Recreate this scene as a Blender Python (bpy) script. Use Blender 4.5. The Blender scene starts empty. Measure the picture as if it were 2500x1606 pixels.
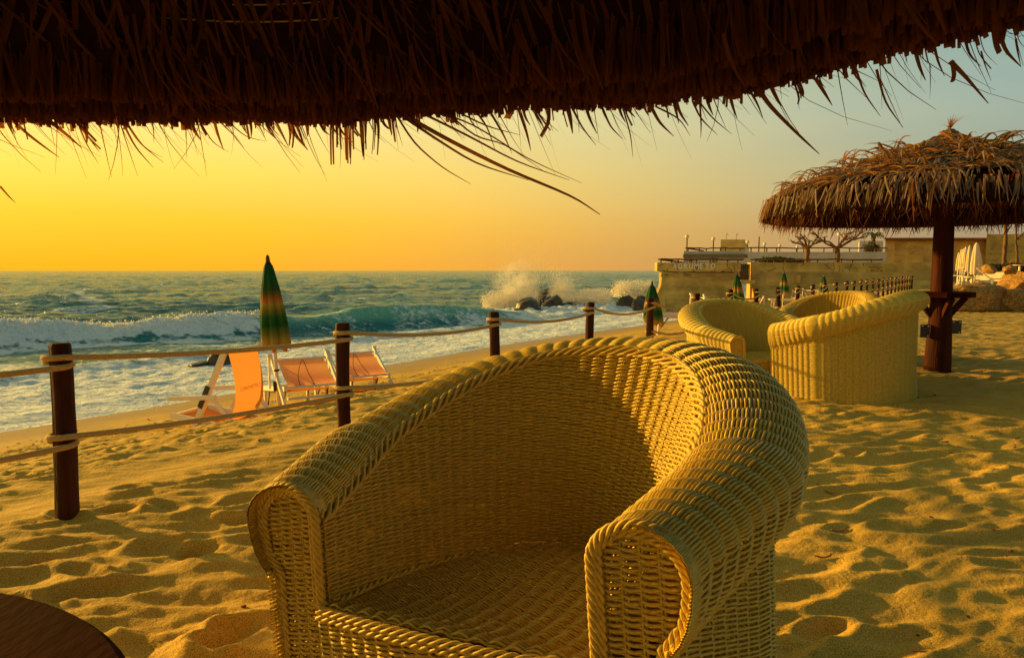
import bpy, math, random
import numpy as np
from mathutils import Vector, Matrix, Euler

R = math.radians
sc = bpy.context.scene
COL = sc.collection
random.seed(7)
RNG = np.random.default_rng(7)

# ------------------------------------------------------------------ camera
CAM_H = 1.1
TILT = math.atan(143 / (2500 / 36 * 24))
cam_d = bpy.data.cameras.new('camera')
cam_d.lens = 24
cam_d.sensor_width = 36
cam_d.clip_start = 0.02
cam_d.clip_end = 20000
cam = bpy.data.objects.new('camera', cam_d)
COL.objects.link(cam)
cam.location = (0, 0, CAM_H)
cam.rotation_euler = (math.pi / 2 - TILT, 0, 0)
sc.camera = cam

# ------------------------------------------------------------------ light
SUN_AZ, SUN_EL = R(-62), R(11.5)          # azimuth from +Y, negative = left (over the sea)
SUN = Vector((math.sin(SUN_AZ) * math.cos(SUN_EL), math.cos(SUN_AZ) * math.cos(SUN_EL), math.sin(SUN_EL)))
sd = bpy.data.lights.new('sun', 'SUN')
sd.energy = 5.0
sd.angle = R(0.9)
sd.color = (1.0, 0.58, 0.11)
so = bpy.data.objects.new('sun', sd)
COL.objects.link(so)
so.rotation_euler = (-SUN).to_track_quat('-Z', 'Y').to_euler()
so.location = (-30, 15, 20)

w = bpy.data.worlds.new('World')
sc.world = w
w.use_nodes = True
nt = w.node_tree
nt.nodes.clear()
def N(t, tree=None, **kw):
    n = (tree or nt).nodes.new(t)
    for k, v in kw.items(): setattr(n, k, v)
    return n
def ramp(tree, stops, interp='LINEAR'):
    n = tree.nodes.new('ShaderNodeValToRGB')
    n.color_ramp.interpolation = interp
    e = n.color_ramp.elements
    while len(e) > 1: e.remove(e[-1])
    for i, (p, c) in enumerate(stops):
        if i: x = e.new(p)
        else: x = e[0]; x.position = p
        x.color = (*c, 1) if len(c) == 3 else c
    return n
out = N('ShaderNodeOutputWorld')
bg = N('ShaderNodeBackground')
bg.inputs['Strength'].default_value = 0.1
sky = N('ShaderNodeTexSky', sky_type='NISHITA', sun_disc=False)
sky.sun_elevation = SUN_EL
sky.sun_rotation = SUN_AZ
sky.dust_density = 4.0
sky.air_density = 1.5
tc = N('ShaderNodeTexCoord')
sep = N('ShaderNodeSeparateXYZ')
nt.links.new(tc.outputs['Generated'], sep.inputs[0])
flat = N('ShaderNodeVectorMath', operation='MULTIPLY')
flat.inputs[1].default_value = (1, 1, 0)
nt.links.new(tc.outputs['Generated'], flat.inputs[0])
nrmv = N('ShaderNodeVectorMath', operation='NORMALIZE')
nt.links.new(flat.outputs[0], nrmv.inputs[0])
dot = N('ShaderNodeVectorMath', operation='DOT_PRODUCT')
dot.inputs[1].default_value = (math.sin(SUN_AZ), math.cos(SUN_AZ), 0)
nt.links.new(nrmv.outputs[0], dot.inputs[0])
# the sunset side and the far side of the sky, each by elevation
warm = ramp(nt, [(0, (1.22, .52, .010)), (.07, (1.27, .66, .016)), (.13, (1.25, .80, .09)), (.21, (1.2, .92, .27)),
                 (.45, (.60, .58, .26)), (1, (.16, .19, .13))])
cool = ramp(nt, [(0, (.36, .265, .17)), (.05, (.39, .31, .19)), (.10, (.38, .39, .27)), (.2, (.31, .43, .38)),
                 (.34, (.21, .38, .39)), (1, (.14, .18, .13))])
mx = N('ShaderNodeMath', operation='MAXIMUM')
mx.inputs[1].default_value = 0
nt.links.new(sep.outputs['Z'], mx.inputs[0])
for r_ in (warm, cool): nt.links.new(mx.outputs[0], r_.inputs[0])
fr = N('ShaderNodeMapRange', interpolation_type='SMOOTHSTEP')
fr.inputs['From Min'].default_value = -.30
fr.inputs['From Max'].default_value = .98
nt.links.new(dot.outputs['Value'], fr.inputs['Value'])
mixg = N('ShaderNodeMix', data_type='RGBA')
cl = N('ShaderNodeTexNoise'); cl.inputs['Scale'].default_value = 2.2; cl.inputs['Detail'].default_value = 5
clm = N('ShaderNodeMapping'); clm.inputs['Scale'].default_value = (1, 1, 9)
nt.links.new(tc.outputs['Generated'], clm.inputs[0]); nt.links.new(clm.outputs[0], cl.inputs['Vector'])
cla = N('ShaderNodeMath', operation='MULTIPLY_ADD'); cla.inputs[1].default_value = .16; cla.inputs[2].default_value = -.08
nt.links.new(cl.outputs['Fac'], cla.inputs[0])
fra = N('ShaderNodeMath', operation='ADD'); fra.use_clamp = True
nt.links.new(fr.outputs[0], fra.inputs[0]); nt.links.new(cla.outputs[0], fra.inputs[1])
nt.links.new(fra.outputs[0], mixg.inputs['Factor'])
nt.links.new(cool.outputs[0], mixg.inputs['A'])
nt.links.new(warm.outputs[0], mixg.inputs['B'])
up = N('ShaderNodeMix', data_type='RGBA', blend_type='MULTIPLY')
up.inputs['Factor'].default_value = 1
up.inputs['B'].default_value = (6.5, 6.5, 6.5, 1)
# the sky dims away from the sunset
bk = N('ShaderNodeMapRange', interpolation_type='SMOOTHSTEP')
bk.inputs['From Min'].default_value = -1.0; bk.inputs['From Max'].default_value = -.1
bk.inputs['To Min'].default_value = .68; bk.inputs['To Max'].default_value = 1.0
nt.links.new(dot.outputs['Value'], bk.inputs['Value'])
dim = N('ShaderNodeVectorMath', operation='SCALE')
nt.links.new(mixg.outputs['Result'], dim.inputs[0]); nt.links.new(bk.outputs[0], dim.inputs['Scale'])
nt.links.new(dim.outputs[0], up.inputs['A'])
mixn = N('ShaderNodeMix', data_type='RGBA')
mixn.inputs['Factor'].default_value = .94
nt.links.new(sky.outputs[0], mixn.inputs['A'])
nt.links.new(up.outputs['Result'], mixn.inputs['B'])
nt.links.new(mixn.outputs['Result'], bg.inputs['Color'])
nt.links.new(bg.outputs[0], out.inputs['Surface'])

vs = sc.view_settings
vs.view_transform = 'Standard'
vs.look = 'None'
vs.exposure = 0.63
vs.gamma = 1.0
vs.use_curve_mapping = False
sc.cycles.use_denoising = True
sc.cycles.max_bounces = 10
sc.cycles.volume_bounces = 7
sc.cycles.diffuse_bounces = 4
sc.cycles.transparent_max_bounces = 8
sc.cycles.sample_clamp_indirect = 6

# ------------------------------------------------------------------ helpers
FPX = 2500 / 36 * 24
def ray(u, v):
    a, b = (u - 1250) / FPX, (803 - v) / FPX
    return np.array([a, math.cos(TILT) + b * math.sin(TILT), -math.sin(TILT) + b * math.cos(TILT)])
def on_z(u, v, z):
    r = ray(u, v); return r * ((z - CAM_H) / r[2]) + np.array([0, 0, CAM_H])
def at_y(u, v, Y):
    r = ray(u, v); return r * (Y / r[1]) + np.array([0, 0, CAM_H])

_perm = np.random.default_rng(3).permutation(512)
_PERM = np.r_[_perm, _perm]
_G = np.stack([np.cos(np.arange(512) * 2.399963), np.sin(np.arange(512) * 2.399963)], -1)
def perlin(x, y, seed=0):
    x = np.asarray(x, float); y = np.asarray(y, float)
    xi, yi = np.floor(x).astype(int), np.floor(y).astype(int)
    xf, yf = x - xi, y - yi
    u, v = xf ** 3 * (xf * (xf * 6 - 15) + 10), yf ** 3 * (yf * (yf * 6 - 15) + 10)
    def g(ix, iy, fx, fy):
        h = _PERM[(_PERM[(ix + seed * 37) & 511] + iy) & 511]
        return _G[h, 0] * fx + _G[h, 1] * fy
    a = g(xi, yi, xf, yf); b = g(xi + 1, yi, xf - 1, yf)
    c = g(xi, yi + 1, xf, yf - 1); d = g(xi + 1, yi + 1, xf - 1, yf - 1)
    return (a + (b - a) * u) + ((c + (d - c) * u) - (a + (b - a) * u)) * v
def fbm(x, y, o=4, seed=0):
    s, a = 0, 1.
    for i in range(o): s = s + a * perlin(x * 2 ** i, y * 2 ** i, seed + i); a *= .5
    return s
def sstep(a, b, x):
    t = np.clip((x - a) / (b - a), 0, 1); return t * t * (3 - 2 * t)

class Acc:
    """collects pieces of one mesh"""
    def __init__(s): s.V = []; s.Q = []; s.T = []; s.n = 0
    def add(s, V, Q=None, T=None):
        V = np.asarray(V, float).reshape(-1, 3)
        s.V.append(V)
        if Q is not None and len(Q): s.Q.append(np.asarray(Q, int).reshape(-1, 4) + s.n)
        if T is not None and len(T): s.T.append(np.asarray(T, int).reshape(-1, 3) + s.n)
        s.n += len(V); return s
    def box(s, c, size, rot=None):
        c = np.asarray(c, float); h = np.asarray(size, float) / 2
        P = np.array([[x, y, z] for x in (-1, 1) for y in (-1, 1) for z in (-1, 1)]) * h
        if rot is not None: P = P @ np.array(rot).T
        return s.add(P + c, [[0, 1, 3, 2], [4, 6, 7, 5], [0, 4, 5, 1], [2, 3, 7, 6], [0, 2, 6, 4], [1, 5, 7, 3]])
    def bar(s, p, q, wd, ht, up=(0, 0, 1)):
        p, q = np.asarray(p, float), np.asarray(q, float)
        d = q - p; L = np.linalg.norm(d); d /= L
        b = np.cross(np.asarray(up, float), d)
        if np.linalg.norm(b) < 1e-4: b = np.cross((1, 0, 0.), d)
        b /= np.linalg.norm(b); c = np.cross(d, b)
        return s.box((p + q) / 2, (L, wd, ht), np.stack([d, b, c], 1))
    def tube(s, P, r, sides=6, ref=None, cap=True, phase=0):
        P = np.asarray(P, float); n = len(P)
        t = np.gradient(P, axis=0); t /= np.linalg.norm(t, axis=1, keepdims=True) + 1e-12
        if ref is None:
            ref = np.tile(np.array([.31, .2, .93]), (n, 1))
            ref = np.where((np.abs((t * ref).sum(1)) > .9)[:, None], np.array([.93, .3, .1]), ref)
        b = np.cross(t, ref); b /= np.linalg.norm(b, axis=1, keepdims=True) + 1e-12
        m = np.cross(b, t)
        r = np.broadcast_to(np.asarray(r, float), (n,))
        a = np.arange(sides) * 2 * np.pi / sides + phase
        V = P[:, None] + r[:, None, None] * (np.cos(a)[None, :, None] * b[:, None] + np.sin(a)[None, :, None] * m[:, None])
        i = np.arange(n - 1)[:, None] * sides; j = np.arange(sides)[None]; k = (j + 1) % sides
        Q = np.stack([i + j, i + k, i + sides + k, i + sides + j], -1).reshape(-1, 4)
        V = V.reshape(-1, 3); T = []
        if cap:
            V = np.vstack([V, P[0], P[-1]])
            jj = np.arange(sides); kk = (jj + 1) % sides
            T = np.vstack([np.stack([np.full(sides, n * sides), kk, jj], 1),
                           np.stack([np.full(sides, n * sides + 1), (n - 1) * sides + jj, (n - 1) * sides + kk], 1)])
        return s.add(V, Q, T)
    def grid(s, V, nu, nv, closed=False):
        i = np.arange(nu if closed else nu - 1)[:, None]; j = np.arange(nv - 1)[None]
        i2 = (i + 1) % nu
        Q = np.stack([i * nv + j, i2 * nv + j, i2 * nv + j + 1, i * nv + j + 1], -1).reshape(-1, 4)
        return s.add(V, Q)
    def lathe(s, prof, sides=24, cap=True):
        prof = np.asarray(prof, float); a = np.arange(sides) * 2 * np.pi / sides
        V = np.stack([prof[None, :, 0] * np.cos(a)[:, None], prof[None, :, 0] * np.sin(a)[:, None],
                      np.broadcast_to(prof[None, :, 1], (sides, len(prof)))], -1).reshape(-1, 3)
        return s.grid(V, sides, len(prof), True)
    def build(s, name, mat, parent=None, smooth=False, loc=None):
        V = np.concatenate(s.V)
        me = bpy.data.meshes.new(name)
        me.vertices.add(len(V)); me.vertices.foreach_set('co', V.astype(np.float32).ravel())
        Q = np.concatenate(s.Q) if s.Q else np.zeros((0, 4), int)
        T = np.concatenate(s.T) if s.T else np.zeros((0, 3), int)
        nl = Q.size + T.size
        me.loops.add(nl); me.loops.foreach_set('vertex_index', np.r_[Q.ravel(), T.ravel()].astype(np.int32))
        me.polygons.add(len(Q) + len(T))
        st = np.r_[np.arange(len(Q)) * 4, Q.size + np.arange(len(T)) * 3].astype(np.int32)
        me.polygons.foreach_set('loop_start', st)
        try: me.polygons.foreach_set('loop_total', np.r_[np.full(len(Q), 4), np.full(len(T), 3)].astype(np.int32))
        except Exception: pass
        me.polygons.foreach_set('use_smooth', np.full(len(Q) + len(T), bool(smooth)))
        me.update(calc_edges=True); me.validate()
        if mat: me.materials.append(mat)
        return link(name, me, parent, loc)
def link(name, me, parent=None, loc=None):
    o = bpy.data.objects.new(name, me); COL.objects.link(o)
    if parent: o.parent = parent
    if loc is not None: o.location = loc
    return o
def tag(o, label=None, cat=None, group=None, kind=None):
    if label: o['label'] = label
    if cat: o['category'] = cat
    if group: o['group'] = group
    if kind: o['kind'] = kind
    return o
def thing(name, label, cat, loc=(0, 0, 0), rot=(0, 0, 0), group=None):
    o = bpy.data.objects.new(name, None); COL.objects.link(o)
    o.location = loc; o.rotation_euler = rot; o.empty_display_size = .2
    return tag(o, label, cat, group)
def copy_tree(o, parent=None):
    c = o.copy(); COL.objects.link(c); c.parent = parent
    for ch in list(o.children): copy_tree(ch, c)
    return c

# ------------------------------------------------------------------ materials
def material(name, base, rough=.7, var=.25, scale=8, stretch=(1, 1, 1), bump=0, bscale=60, spec=.3, trans=0,
             tcol=None, dark=None, detail=5, coat=0):
    """principled with a two-tone noise, fine bump and optional translucency"""
    m = bpy.data.materials.new(name); m.use_nodes = True
    t = m.node_tree; t.nodes.clear()
    o = N('ShaderNodeOutputMaterial', t); p = N('ShaderNodeBsdfPrincipled', t)
    p.inputs['Roughness'].default_value = rough
    p.inputs['Specular IOR Level'].default_value = spec
    p.inputs['Coat Weight'].default_value = coat
    c = N('ShaderNodeTexCoord', t); mp = N('ShaderNodeMapping', t)
    mp.inputs['Scale'].default_value = stretch
    t.links.new(c.outputs['Object'], mp.inputs[0])
    n = N('ShaderNodeTexNoise', t)
    n.inputs['Scale'].default_value = scale; n.inputs['Detail'].default_value = detail; n.inputs['Roughness'].default_value = .6
    t.links.new(mp.outputs[0], n.inputs['Vector'])
    d = dark or tuple(x * (1 - var) for x in base)
    l = tuple(min(1, x * (1 + var * .6)) for x in base)
    r = ramp(t, [(.3, d), (.7, l)])
    t.links.new(n.outputs['Fac'], r.inputs[0]); t.links.new(r.outputs[0], p.inputs['Base Color'])
    if bump:
        b = N('ShaderNodeBump', t); b.inputs['Strength'].default_value = bump; b.inputs['Distance'].default_value = .01
        n2 = N('ShaderNodeTexNoise', t); n2.inputs['Scale'].default_value = bscale; n2.inputs['Detail'].default_value = 4
        t.links.new(mp.outputs[0], n2.inputs['Vector'])
        t.links.new(n2.outputs['Fac'], b.inputs['Height']); t.links.new(b.outputs[0], p.inputs['Normal'])
    sh = p
    if trans:
        tr = N('ShaderNodeBsdfTranslucent', t); tr.inputs['Color'].default_value = (*(tcol or base), 1)
        mxs = N('ShaderNodeMixShader', t); mxs.inputs[0].default_value = trans
        t.links.new(p.outputs[0], mxs.inputs[1]); t.links.new(tr.outputs[0], mxs.inputs[2]); sh = mxs
    t.links.new(sh.outputs[0], o.inputs['Surface'])
    m['_ramp'] = r.name
    return m

M = {}
M['wicker'] = material('wicker', (.71, .51, .07), .5, .28, 85, (1, 1, 1), .15, 300, .45)
M['wicker_braid'] = material('wicker braid', (.67, .46, .06), .5, .30, 85, (1, 1, 1), .15, 300, .45)
M['post'] = material('stained post', (.06, .019, .008), .75, .65, 14, (1, 1, .12), .9, 60, .12)
M['trunk'] = material('umbrella trunk', (.06, .013, .0055), .75, .65, 12, (1, 1, .1), .9, 50, .1)
M['rope'] = material('rope', (.58, .40, .15), .85, .25, 120, (1, 1, 1), .6, 400, .15)
M['shelf'] = material('stained shelf', (.040, .0075, .003), .8, .45, 5, (2, .8, 1), .15, 30, .02)
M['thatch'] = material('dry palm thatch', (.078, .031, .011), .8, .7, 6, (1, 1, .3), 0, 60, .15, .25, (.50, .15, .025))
M['shade_backing'] = material('shade backing', (.018, .008, .004), .95, .4, 12, (1, 1, .2), 0, 60, .05)  # near-black colour stands in for the shade between blades
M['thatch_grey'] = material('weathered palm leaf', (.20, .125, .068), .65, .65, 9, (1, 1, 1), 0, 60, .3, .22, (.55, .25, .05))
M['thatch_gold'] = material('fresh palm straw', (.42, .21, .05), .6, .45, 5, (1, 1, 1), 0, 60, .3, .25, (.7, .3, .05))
M['white_frame'] = material('painted frame', (.80, .72, .52), .45, .08, 12, (1, 1, 1), .08, 60, .4)
M['metal'] = material('dark metal', (.03, .025, .02), .45, .4, 20, (1, 1, 1), 0, 60, .5)
M['canvas'] = material('orange canvas', (.76, .32, .075), .8, .14, 6, (1, 1, 1), .12, 500, .15, .38, (.85, .36, .08))
M['canvas_fade'] = material('faded canvas', (.84, .52, .25), .8, .14, 6, (1, 1, 1), .12, 500, .15, .5, (.95, .50, .17))
M['white_cloth'] = material('white cloth', (.78, .66, .44), .8, .10, 8, (1, 1, 1), .1, 80, .15, .25, (.9, .7, .4))
M['plaster'] = material('sea wall plaster', (.62, .41, .105), .9, .55, .7, (1, 1, 1.6), .5, 9, .1, detail=9)
M['plaster_pale'] = material('house plaster', (.64, .43, .125), .9, .5, .5, (1, 1, 1.4), .4, 7, .1, detail=9)
M['whitewash'] = material('whitewash', (.60, .53, .40), .85, .15, 1.2, (1, 1, .6), .2, 12, .15, detail=7)
M['stone'] = material('rubble stone', (.26, .19, .10), .9, .6, 9, (1, 1, 1), .6, 20, .1)
M['letter'] = material('letter paint', (.82, .77, .58), .8, .08, 20, (1, 1, 1), 0, 60, .2)
M['crack'] = material('crack', (.10, .06, .025), .95, .3, 8)
M['timber'] = material('weathered timber', (.13, .07, .03), .8, .5, 8, (1, 1, .2), .3, 40, .15)
M['rust'] = material('rusty metal', (.16, .07, .035), .7, .5, 6)
M['globe'] = material('lamp globe', (.80, .68, .42), .3, .05, 4)
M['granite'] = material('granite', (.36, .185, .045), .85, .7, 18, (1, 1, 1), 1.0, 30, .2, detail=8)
M['wet_rock'] = material('wet sea rock', (.075, .055, .033), .45, .6, 3, (1, 1, 1), .8, 12, .4, detail=8)
M['bark'] = material('plane bark', (.17, .09, .035), .85, .5, 8, (1, 1, .4), .6, 25, .15)
M['leaf'] = material('hedge leaf', (.07, .085, .022), .6, .5, 14, (1, 1, 1), 0, 60, .3, .25, (.12, .16, .03))
M['leaf_dark'] = material('shrub leaf', (.04, .05, .016), .6, .5, 14, (1, 1, 1), 0, 60, .3, .2, (.10, .12, .03))
M['flower'] = material('red flower', (.45, .05, .04), .6, .2, 9)
M['tile'] = material('roof tile', (.20, .10, .055), .85, .5, 7, (1, 1, 1), .3, 20, .15)
M['foam'] = material('spray', (.96, .93, .86), .9, .02, 4, trans=.75, tcol=(1, .97, .9), spec=.1)
M['shell'] = material('shell grit', (.55, .42, .25), .7, .4, 40)
M['twig'] = material('red twig', (.20, .05, .02), .7, .4, 40)
M['ink'] = material('faded print', (.62, .25, .055), .9, .2, 60)

def parasol_material(name, stops):
    m = material(name, (.3, .3, .1), .75, .1, 30, (1, 1, 1), 0, 80, .2, .28, (.4, .4, .05))
    t = m.node_tree
    p = [n for n in t.nodes if n.type == 'BSDF_PRINCIPLED'][0]; tr = [n for n in t.nodes if n.type == 'BSDF_TRANSLUCENT'][0]
    c = N('ShaderNodeTexCoord', t); s = N('ShaderNodeSeparateXYZ', t)
    t.links.new(c.outputs['Generated'], s.inputs[0])
    r = ramp(t, stops)
    t.links.new(s.outputs['Z'], r.inputs[0])
    for q in (p.inputs['Base Color'], tr.inputs['Color']): t.links.new(r.outputs[0], q)
    return m
_g, _o, _y = (.010, .11, .022), (.62, .20, .03), (.42, .34, .05)
M['parasol'] = parasol_material('striped canvas', [(0, (.72, .26, .05)), (.06, (.66, .24, .04)), (.14, _y), (.2, (.2, .22, .03)), (.30, _g),
    (.40, (.03, .15, .03)), (.46, (.2, .2, .03)), (.53, _y), (.58, (.5, .17, .03)), (.64, (.16, .13, .02)), (.70, (.03, .10, .02)), (.80, _g), (1, (.010, .05, .016))])

# ------------------------------------------------------------------ beach
P1 = np.array([-1.93, 2.88])
FD = np.array([.56, .8285])             # along the fence and the shore
FS = np.array([-.8285, .56])            # out to sea
SEA_Z = -1.35
def sw(x, y):
    dx, dy = x - P1[0], y - P1[1]
    return dx * FS[0] + dy * FS[1], dx * FD[0] + dy * FD[1]
def macro(s, w=0):
    s = s + .35 * np.sin(w * .23 + .6) * sstep(4, 9, s)
    return np.interp(s, [-400, .35, 1.2, 3.5, 6.3, 9.2, 12, 20, 60], [0, 0, -.12, -.60, -1.04, -1.345, -1.62, -2.3, -6])
DENTS = []
for i in range(260):
    y = .9 + 11 * random.random() ** 1.5
    x = -1.0 * y + 2.4 * y * random.random() * .9
    DENTS.append((x, y, random.uniform(.035, .06), random.uniform(.055, .10), random.uniform(0, math.pi), random.uniform(.008, .026)))
def micro(x, y, s):
    """wind and footprint relief of dry sand"""
    dist = np.hypot(x, y)
    amp = 1 - .96 * sstep(5.2, 6.6, s + .7 * perlin(x * .5, y * .5, 9))
    path = np.exp(-((s - .45) / .28) ** 2) * sstep(-3, 0, y - x * .2)
    a2 = amp * (1 - .93 * path)
    wx = x + .12 * perlin(x * 2.2, y * 2.2, 1); wy = y + .10 * perlin(x * 2.0 + 7, y * 2.0, 2)
    c, sn = math.cos(.22), math.sin(.22)
    xr, yr = c * wx + sn * wy, -sn * wx + c * wy
    r0 = 1 - 2.1 * np.abs(perlin(xr / .72, yr / .32, 13))
    r1 = 1 - 2.1 * np.abs(perlin(xr / .44, yr / .15, 4))
    r2 = 1 - 2.1 * np.abs(perlin(xr / .26 + 5, yr / .085, 5))
    big = perlin(x / 1.5, y / .9, 6)
    z = .015 * r0 + .027 * r1 + .013 * r2 * (.6 + .4 * r1) + .012 * big + .006 * perlin(x / .09, y / .07, 7)
    z = z * a2 * (1 + .7 * sstep(.7, 1.6, s)) + .006 * perlin(x / .05, y / .045, 8) * amp * np.exp(-dist / 6)
    z = z + .012 * perlin(x / 1.2, y / .8, 11) * (1 - amp)
    return z
def dents(x, y, z):
    for (cx, cy, a, b, th, d) in DENTS:
        s, _ = sw(cx, cy)
        if s > 5: continue
        m = np.nonzero((np.abs(x - cx) < .45) & (np.abs(y - cy) < .45))[0]
        if not len(m): continue
        dx, dy = x[m] - cx, y[m] - cy
        p, q = dx * math.cos(th) + dy * math.sin(th), -dx * math.sin(th) + dy * math.cos(th)
        r = np.sqrt((p / b) ** 2 + (q / a) ** 2)
        z[m] += -d * np.exp(-(r ** 2) * 1.1) + d * .65 * np.exp(-((r - 1.45) / .42) ** 2)
    return z
def ground_z(x, y):
    s, w_ = sw(np.array([x], float), np.array([y], float))
    return float(macro(s, w_)[0])

def sand_material():
    m = bpy.data.materials.new('sand'); m.use_nodes = True
    t = m.node_tree; t.nodes.clear()
    o = N('ShaderNodeOutputMaterial', t); p = N('ShaderNodeBsdfPrincipled', t)
    c = N('ShaderNodeTexCoord', t)
    n1 = N('ShaderNodeTexNoise', t); n1.inputs['Scale'].default_value = 270; n1.inputs['Detail'].default_value = 3
    n2 = N('ShaderNodeTexNoise', t); n2.inputs['Scale'].default_value = 1.3; n2.inputs['Detail'].default_value = 6
    n3 = N('ShaderNodeTexVoronoi', t); n3.inputs['Scale'].default_value = 190
    for n in (n1, n2, n3): t.links.new(c.outputs['Object'], n.inputs['Vector'])
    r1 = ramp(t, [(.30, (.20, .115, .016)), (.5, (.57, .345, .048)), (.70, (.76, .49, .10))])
    t.links.new(n1.outputs['Fac'], r1.inputs[0])
    r2 = ramp(t, [(.35, (.82, .82, .82)), (.65, (1.08, 1.06, 1.0))])
    t.links.new(n2.outputs['Fac'], r2.inputs[0])
    mu = N('ShaderNodeMix', t, data_type='RGBA', blend_type='MULTIPLY'); mu.inputs['Factor'].default_value = 1
    t.links.new(r1.outputs[0], mu.inputs['A']); t.links.new(r2.outputs[0], mu.inputs['B'])
    r3 = ramp(t, [(0, (.35, .3, .25)), (.09, (.4, .34, .28)), (.14, (1, 1, 1))])
    t.links.new(n3.outputs['Distance'], r3.inputs[0])
    mu2 = N('ShaderNodeMix', t, data_type='RGBA', blend_type='MULTIPLY'); mu2.inputs['Factor'].default_value = .55
    t.links.new(mu.outputs['Result'], mu2.inputs['A']); t.links.new(r3.outputs[0], mu2.inputs['B'])
    # the wet strip by the water is darker and smoother
    at = N('ShaderNodeAttribute', t, attribute_name='wet')
    mw = N('ShaderNodeMix', t, data_type='RGBA'); mw.inputs['B'].default_value = (.30, .175, .05, 1)
    t.links.new(at.outputs['Fac'], mw.inputs['Factor']); t.links.new(mu2.outputs['Result'], mw.inputs['A'])
    t.links.new(mw.outputs['Result'], p.inputs['Base Color'])
    rr = N('ShaderNodeMapRange', t); rr.inputs['To Min'].default_value = .9; rr.inputs['To Max'].default_value = .38
    t.links.new(at.outputs['Fac'], rr.inputs['Value']); t.links.new(rr.outputs[0], p.inputs['Roughness'])
    p.inputs['Specular IOR Level'].default_value = .25
    b = N('ShaderNodeBump', t); b.inputs['Strength'].default_value = .55; b.inputs['Distance'].default_value = .004
    t.links.new(n1.outputs['Fac'], b.inputs['Height'])
    n4 = N('ShaderNodeTexNoise', t); n4.inputs['Scale'].default_value = 55; n4.inputs['Detail'].default_value = 4
    t.links.new(c.outputs['Object'], n4.inputs['Vector'])
    n5 = N('ShaderNodeTexNoise', t, noise_type='RIDGED_MULTIFRACTAL'); n5.inputs['Scale'].default_value = 5.5; n5.inputs['Detail'].default_value = 3
    mp5 = N('ShaderNodeMapping', t); mp5.inputs['Scale'].default_value = (1, 1.9, 1); t.links.new(c.outputs['Object'], mp5.inputs[0]); t.links.new(mp5.outputs[0], n5.inputs['Vector'])
    dry = N('ShaderNodeMath', t, operation='MULTIPLY_ADD'); dry.inputs[1].default_value = -1.1; dry.inputs[2].default_value = 1; dry.use_clamp = True; t.links.new(at.outputs['Fac'], dry.inputs[0])
    b5 = N('ShaderNodeBump', t); b5.inputs['Distance'].default_value = .016; t.links.new(n5.outputs['Fac'], b5.inputs['Height']); t.links.new(b.outputs[0], b5.inputs['Normal']); t.links.new(dry.outputs[0], b5.inputs['Strength'])
    b2 = N('ShaderNodeBump', t); b2.inputs['Strength'].default_value = .5; b2.inputs['Distance'].default_value = .010
    t.links.new(n4.outputs['Fac'], b2.inputs['Height']); t.links.new(b5.outputs[0], b2.inputs['Normal'])
    t.links.new(b2.outputs[0], p.inputs['Normal'])
    t.links.new(p.outputs[0], o.inputs['Surface'])
    return m
M['sand'] = sand_material()

def fan(y0, y1, rows, k0, k1, cols, apex):
    yy = y0 * (y1 / y0) ** np.linspace(0, 1, rows) if np.isscalar(y0) else y0
    kk = np.linspace(k0, k1, cols)
    Y = np.broadcast_to(yy[:, None], (len(yy), cols)); X = Y * kk[None]
    return X.ravel() + apex[0], Y.ravel() + apex[1], len(yy), cols
def sheet(name, X, Y, Z, nr, nc, mat, keep=None, attrs=None):
    V = np.stack([X, Y, Z], -1)
    i = np.arange(nr - 1)[:, None] * nc; j = np.arange(nc - 1)[None]
    Q = np.stack([i + j, i + j + 1, i + nc + j + 1, i + nc + j], -1).reshape(-1, 4)
    if keep is not None:
        Q = Q[keep[Q].any(1)]
        used = np.zeros(len(V), bool); used[Q] = True
        idx = np.cumsum(used) - 1; V = V[used]; Q = idx[Q]
        attrs = {k: a[used] for k, a in (attrs or {}).items()}
    A = Acc(); A.add(V, Q)
    o = A.build(name, mat, smooth=True)
    for k, a in (attrs or {}).items():
        at = o.data.attributes.new(k, 'FLOAT', 'POINT'); at.data.foreach_set('value', a.astype(np.float32))
    return o
ap = (0., -1.3)
X, Y, nr, nc = fan(.9, 62, 1000, -1.06, 1.0, 540, ap)
S, W_ = sw(X, Y)
Z = macro(S, W_) + micro(X, Y, S)
Z = dents(X, Y, Z)
wet = sstep(6.6, 8.6, S + .5 * perlin(X * .4, Y * .4, 12)) * .85
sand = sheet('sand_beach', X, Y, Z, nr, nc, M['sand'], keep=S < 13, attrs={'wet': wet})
tag(sand, 'rippled golden beach sand with footprints, falling to the wet shore', 'beach', kind='structure')
# the rest of the shore, out of the detailed sheet
gs = np.linspace(-260, 16, 90); gw = np.linspace(-120, 260, 120)
GS, GW = np.meshgrid(gs, gw, indexing='ij')
GX = P1[0] + GS * FS[0] + GW * FD[0]; GY = P1[1] + GS * FS[1] + GW * FD[1]
GZ = macro(GS, GW) - .16
tag(sheet('ground', GX.ravel(), GY.ravel(), GZ.ravel(), 90, 120, M['sand']), 'sandy ground behind the beach', 'ground', kind='structure')

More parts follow.
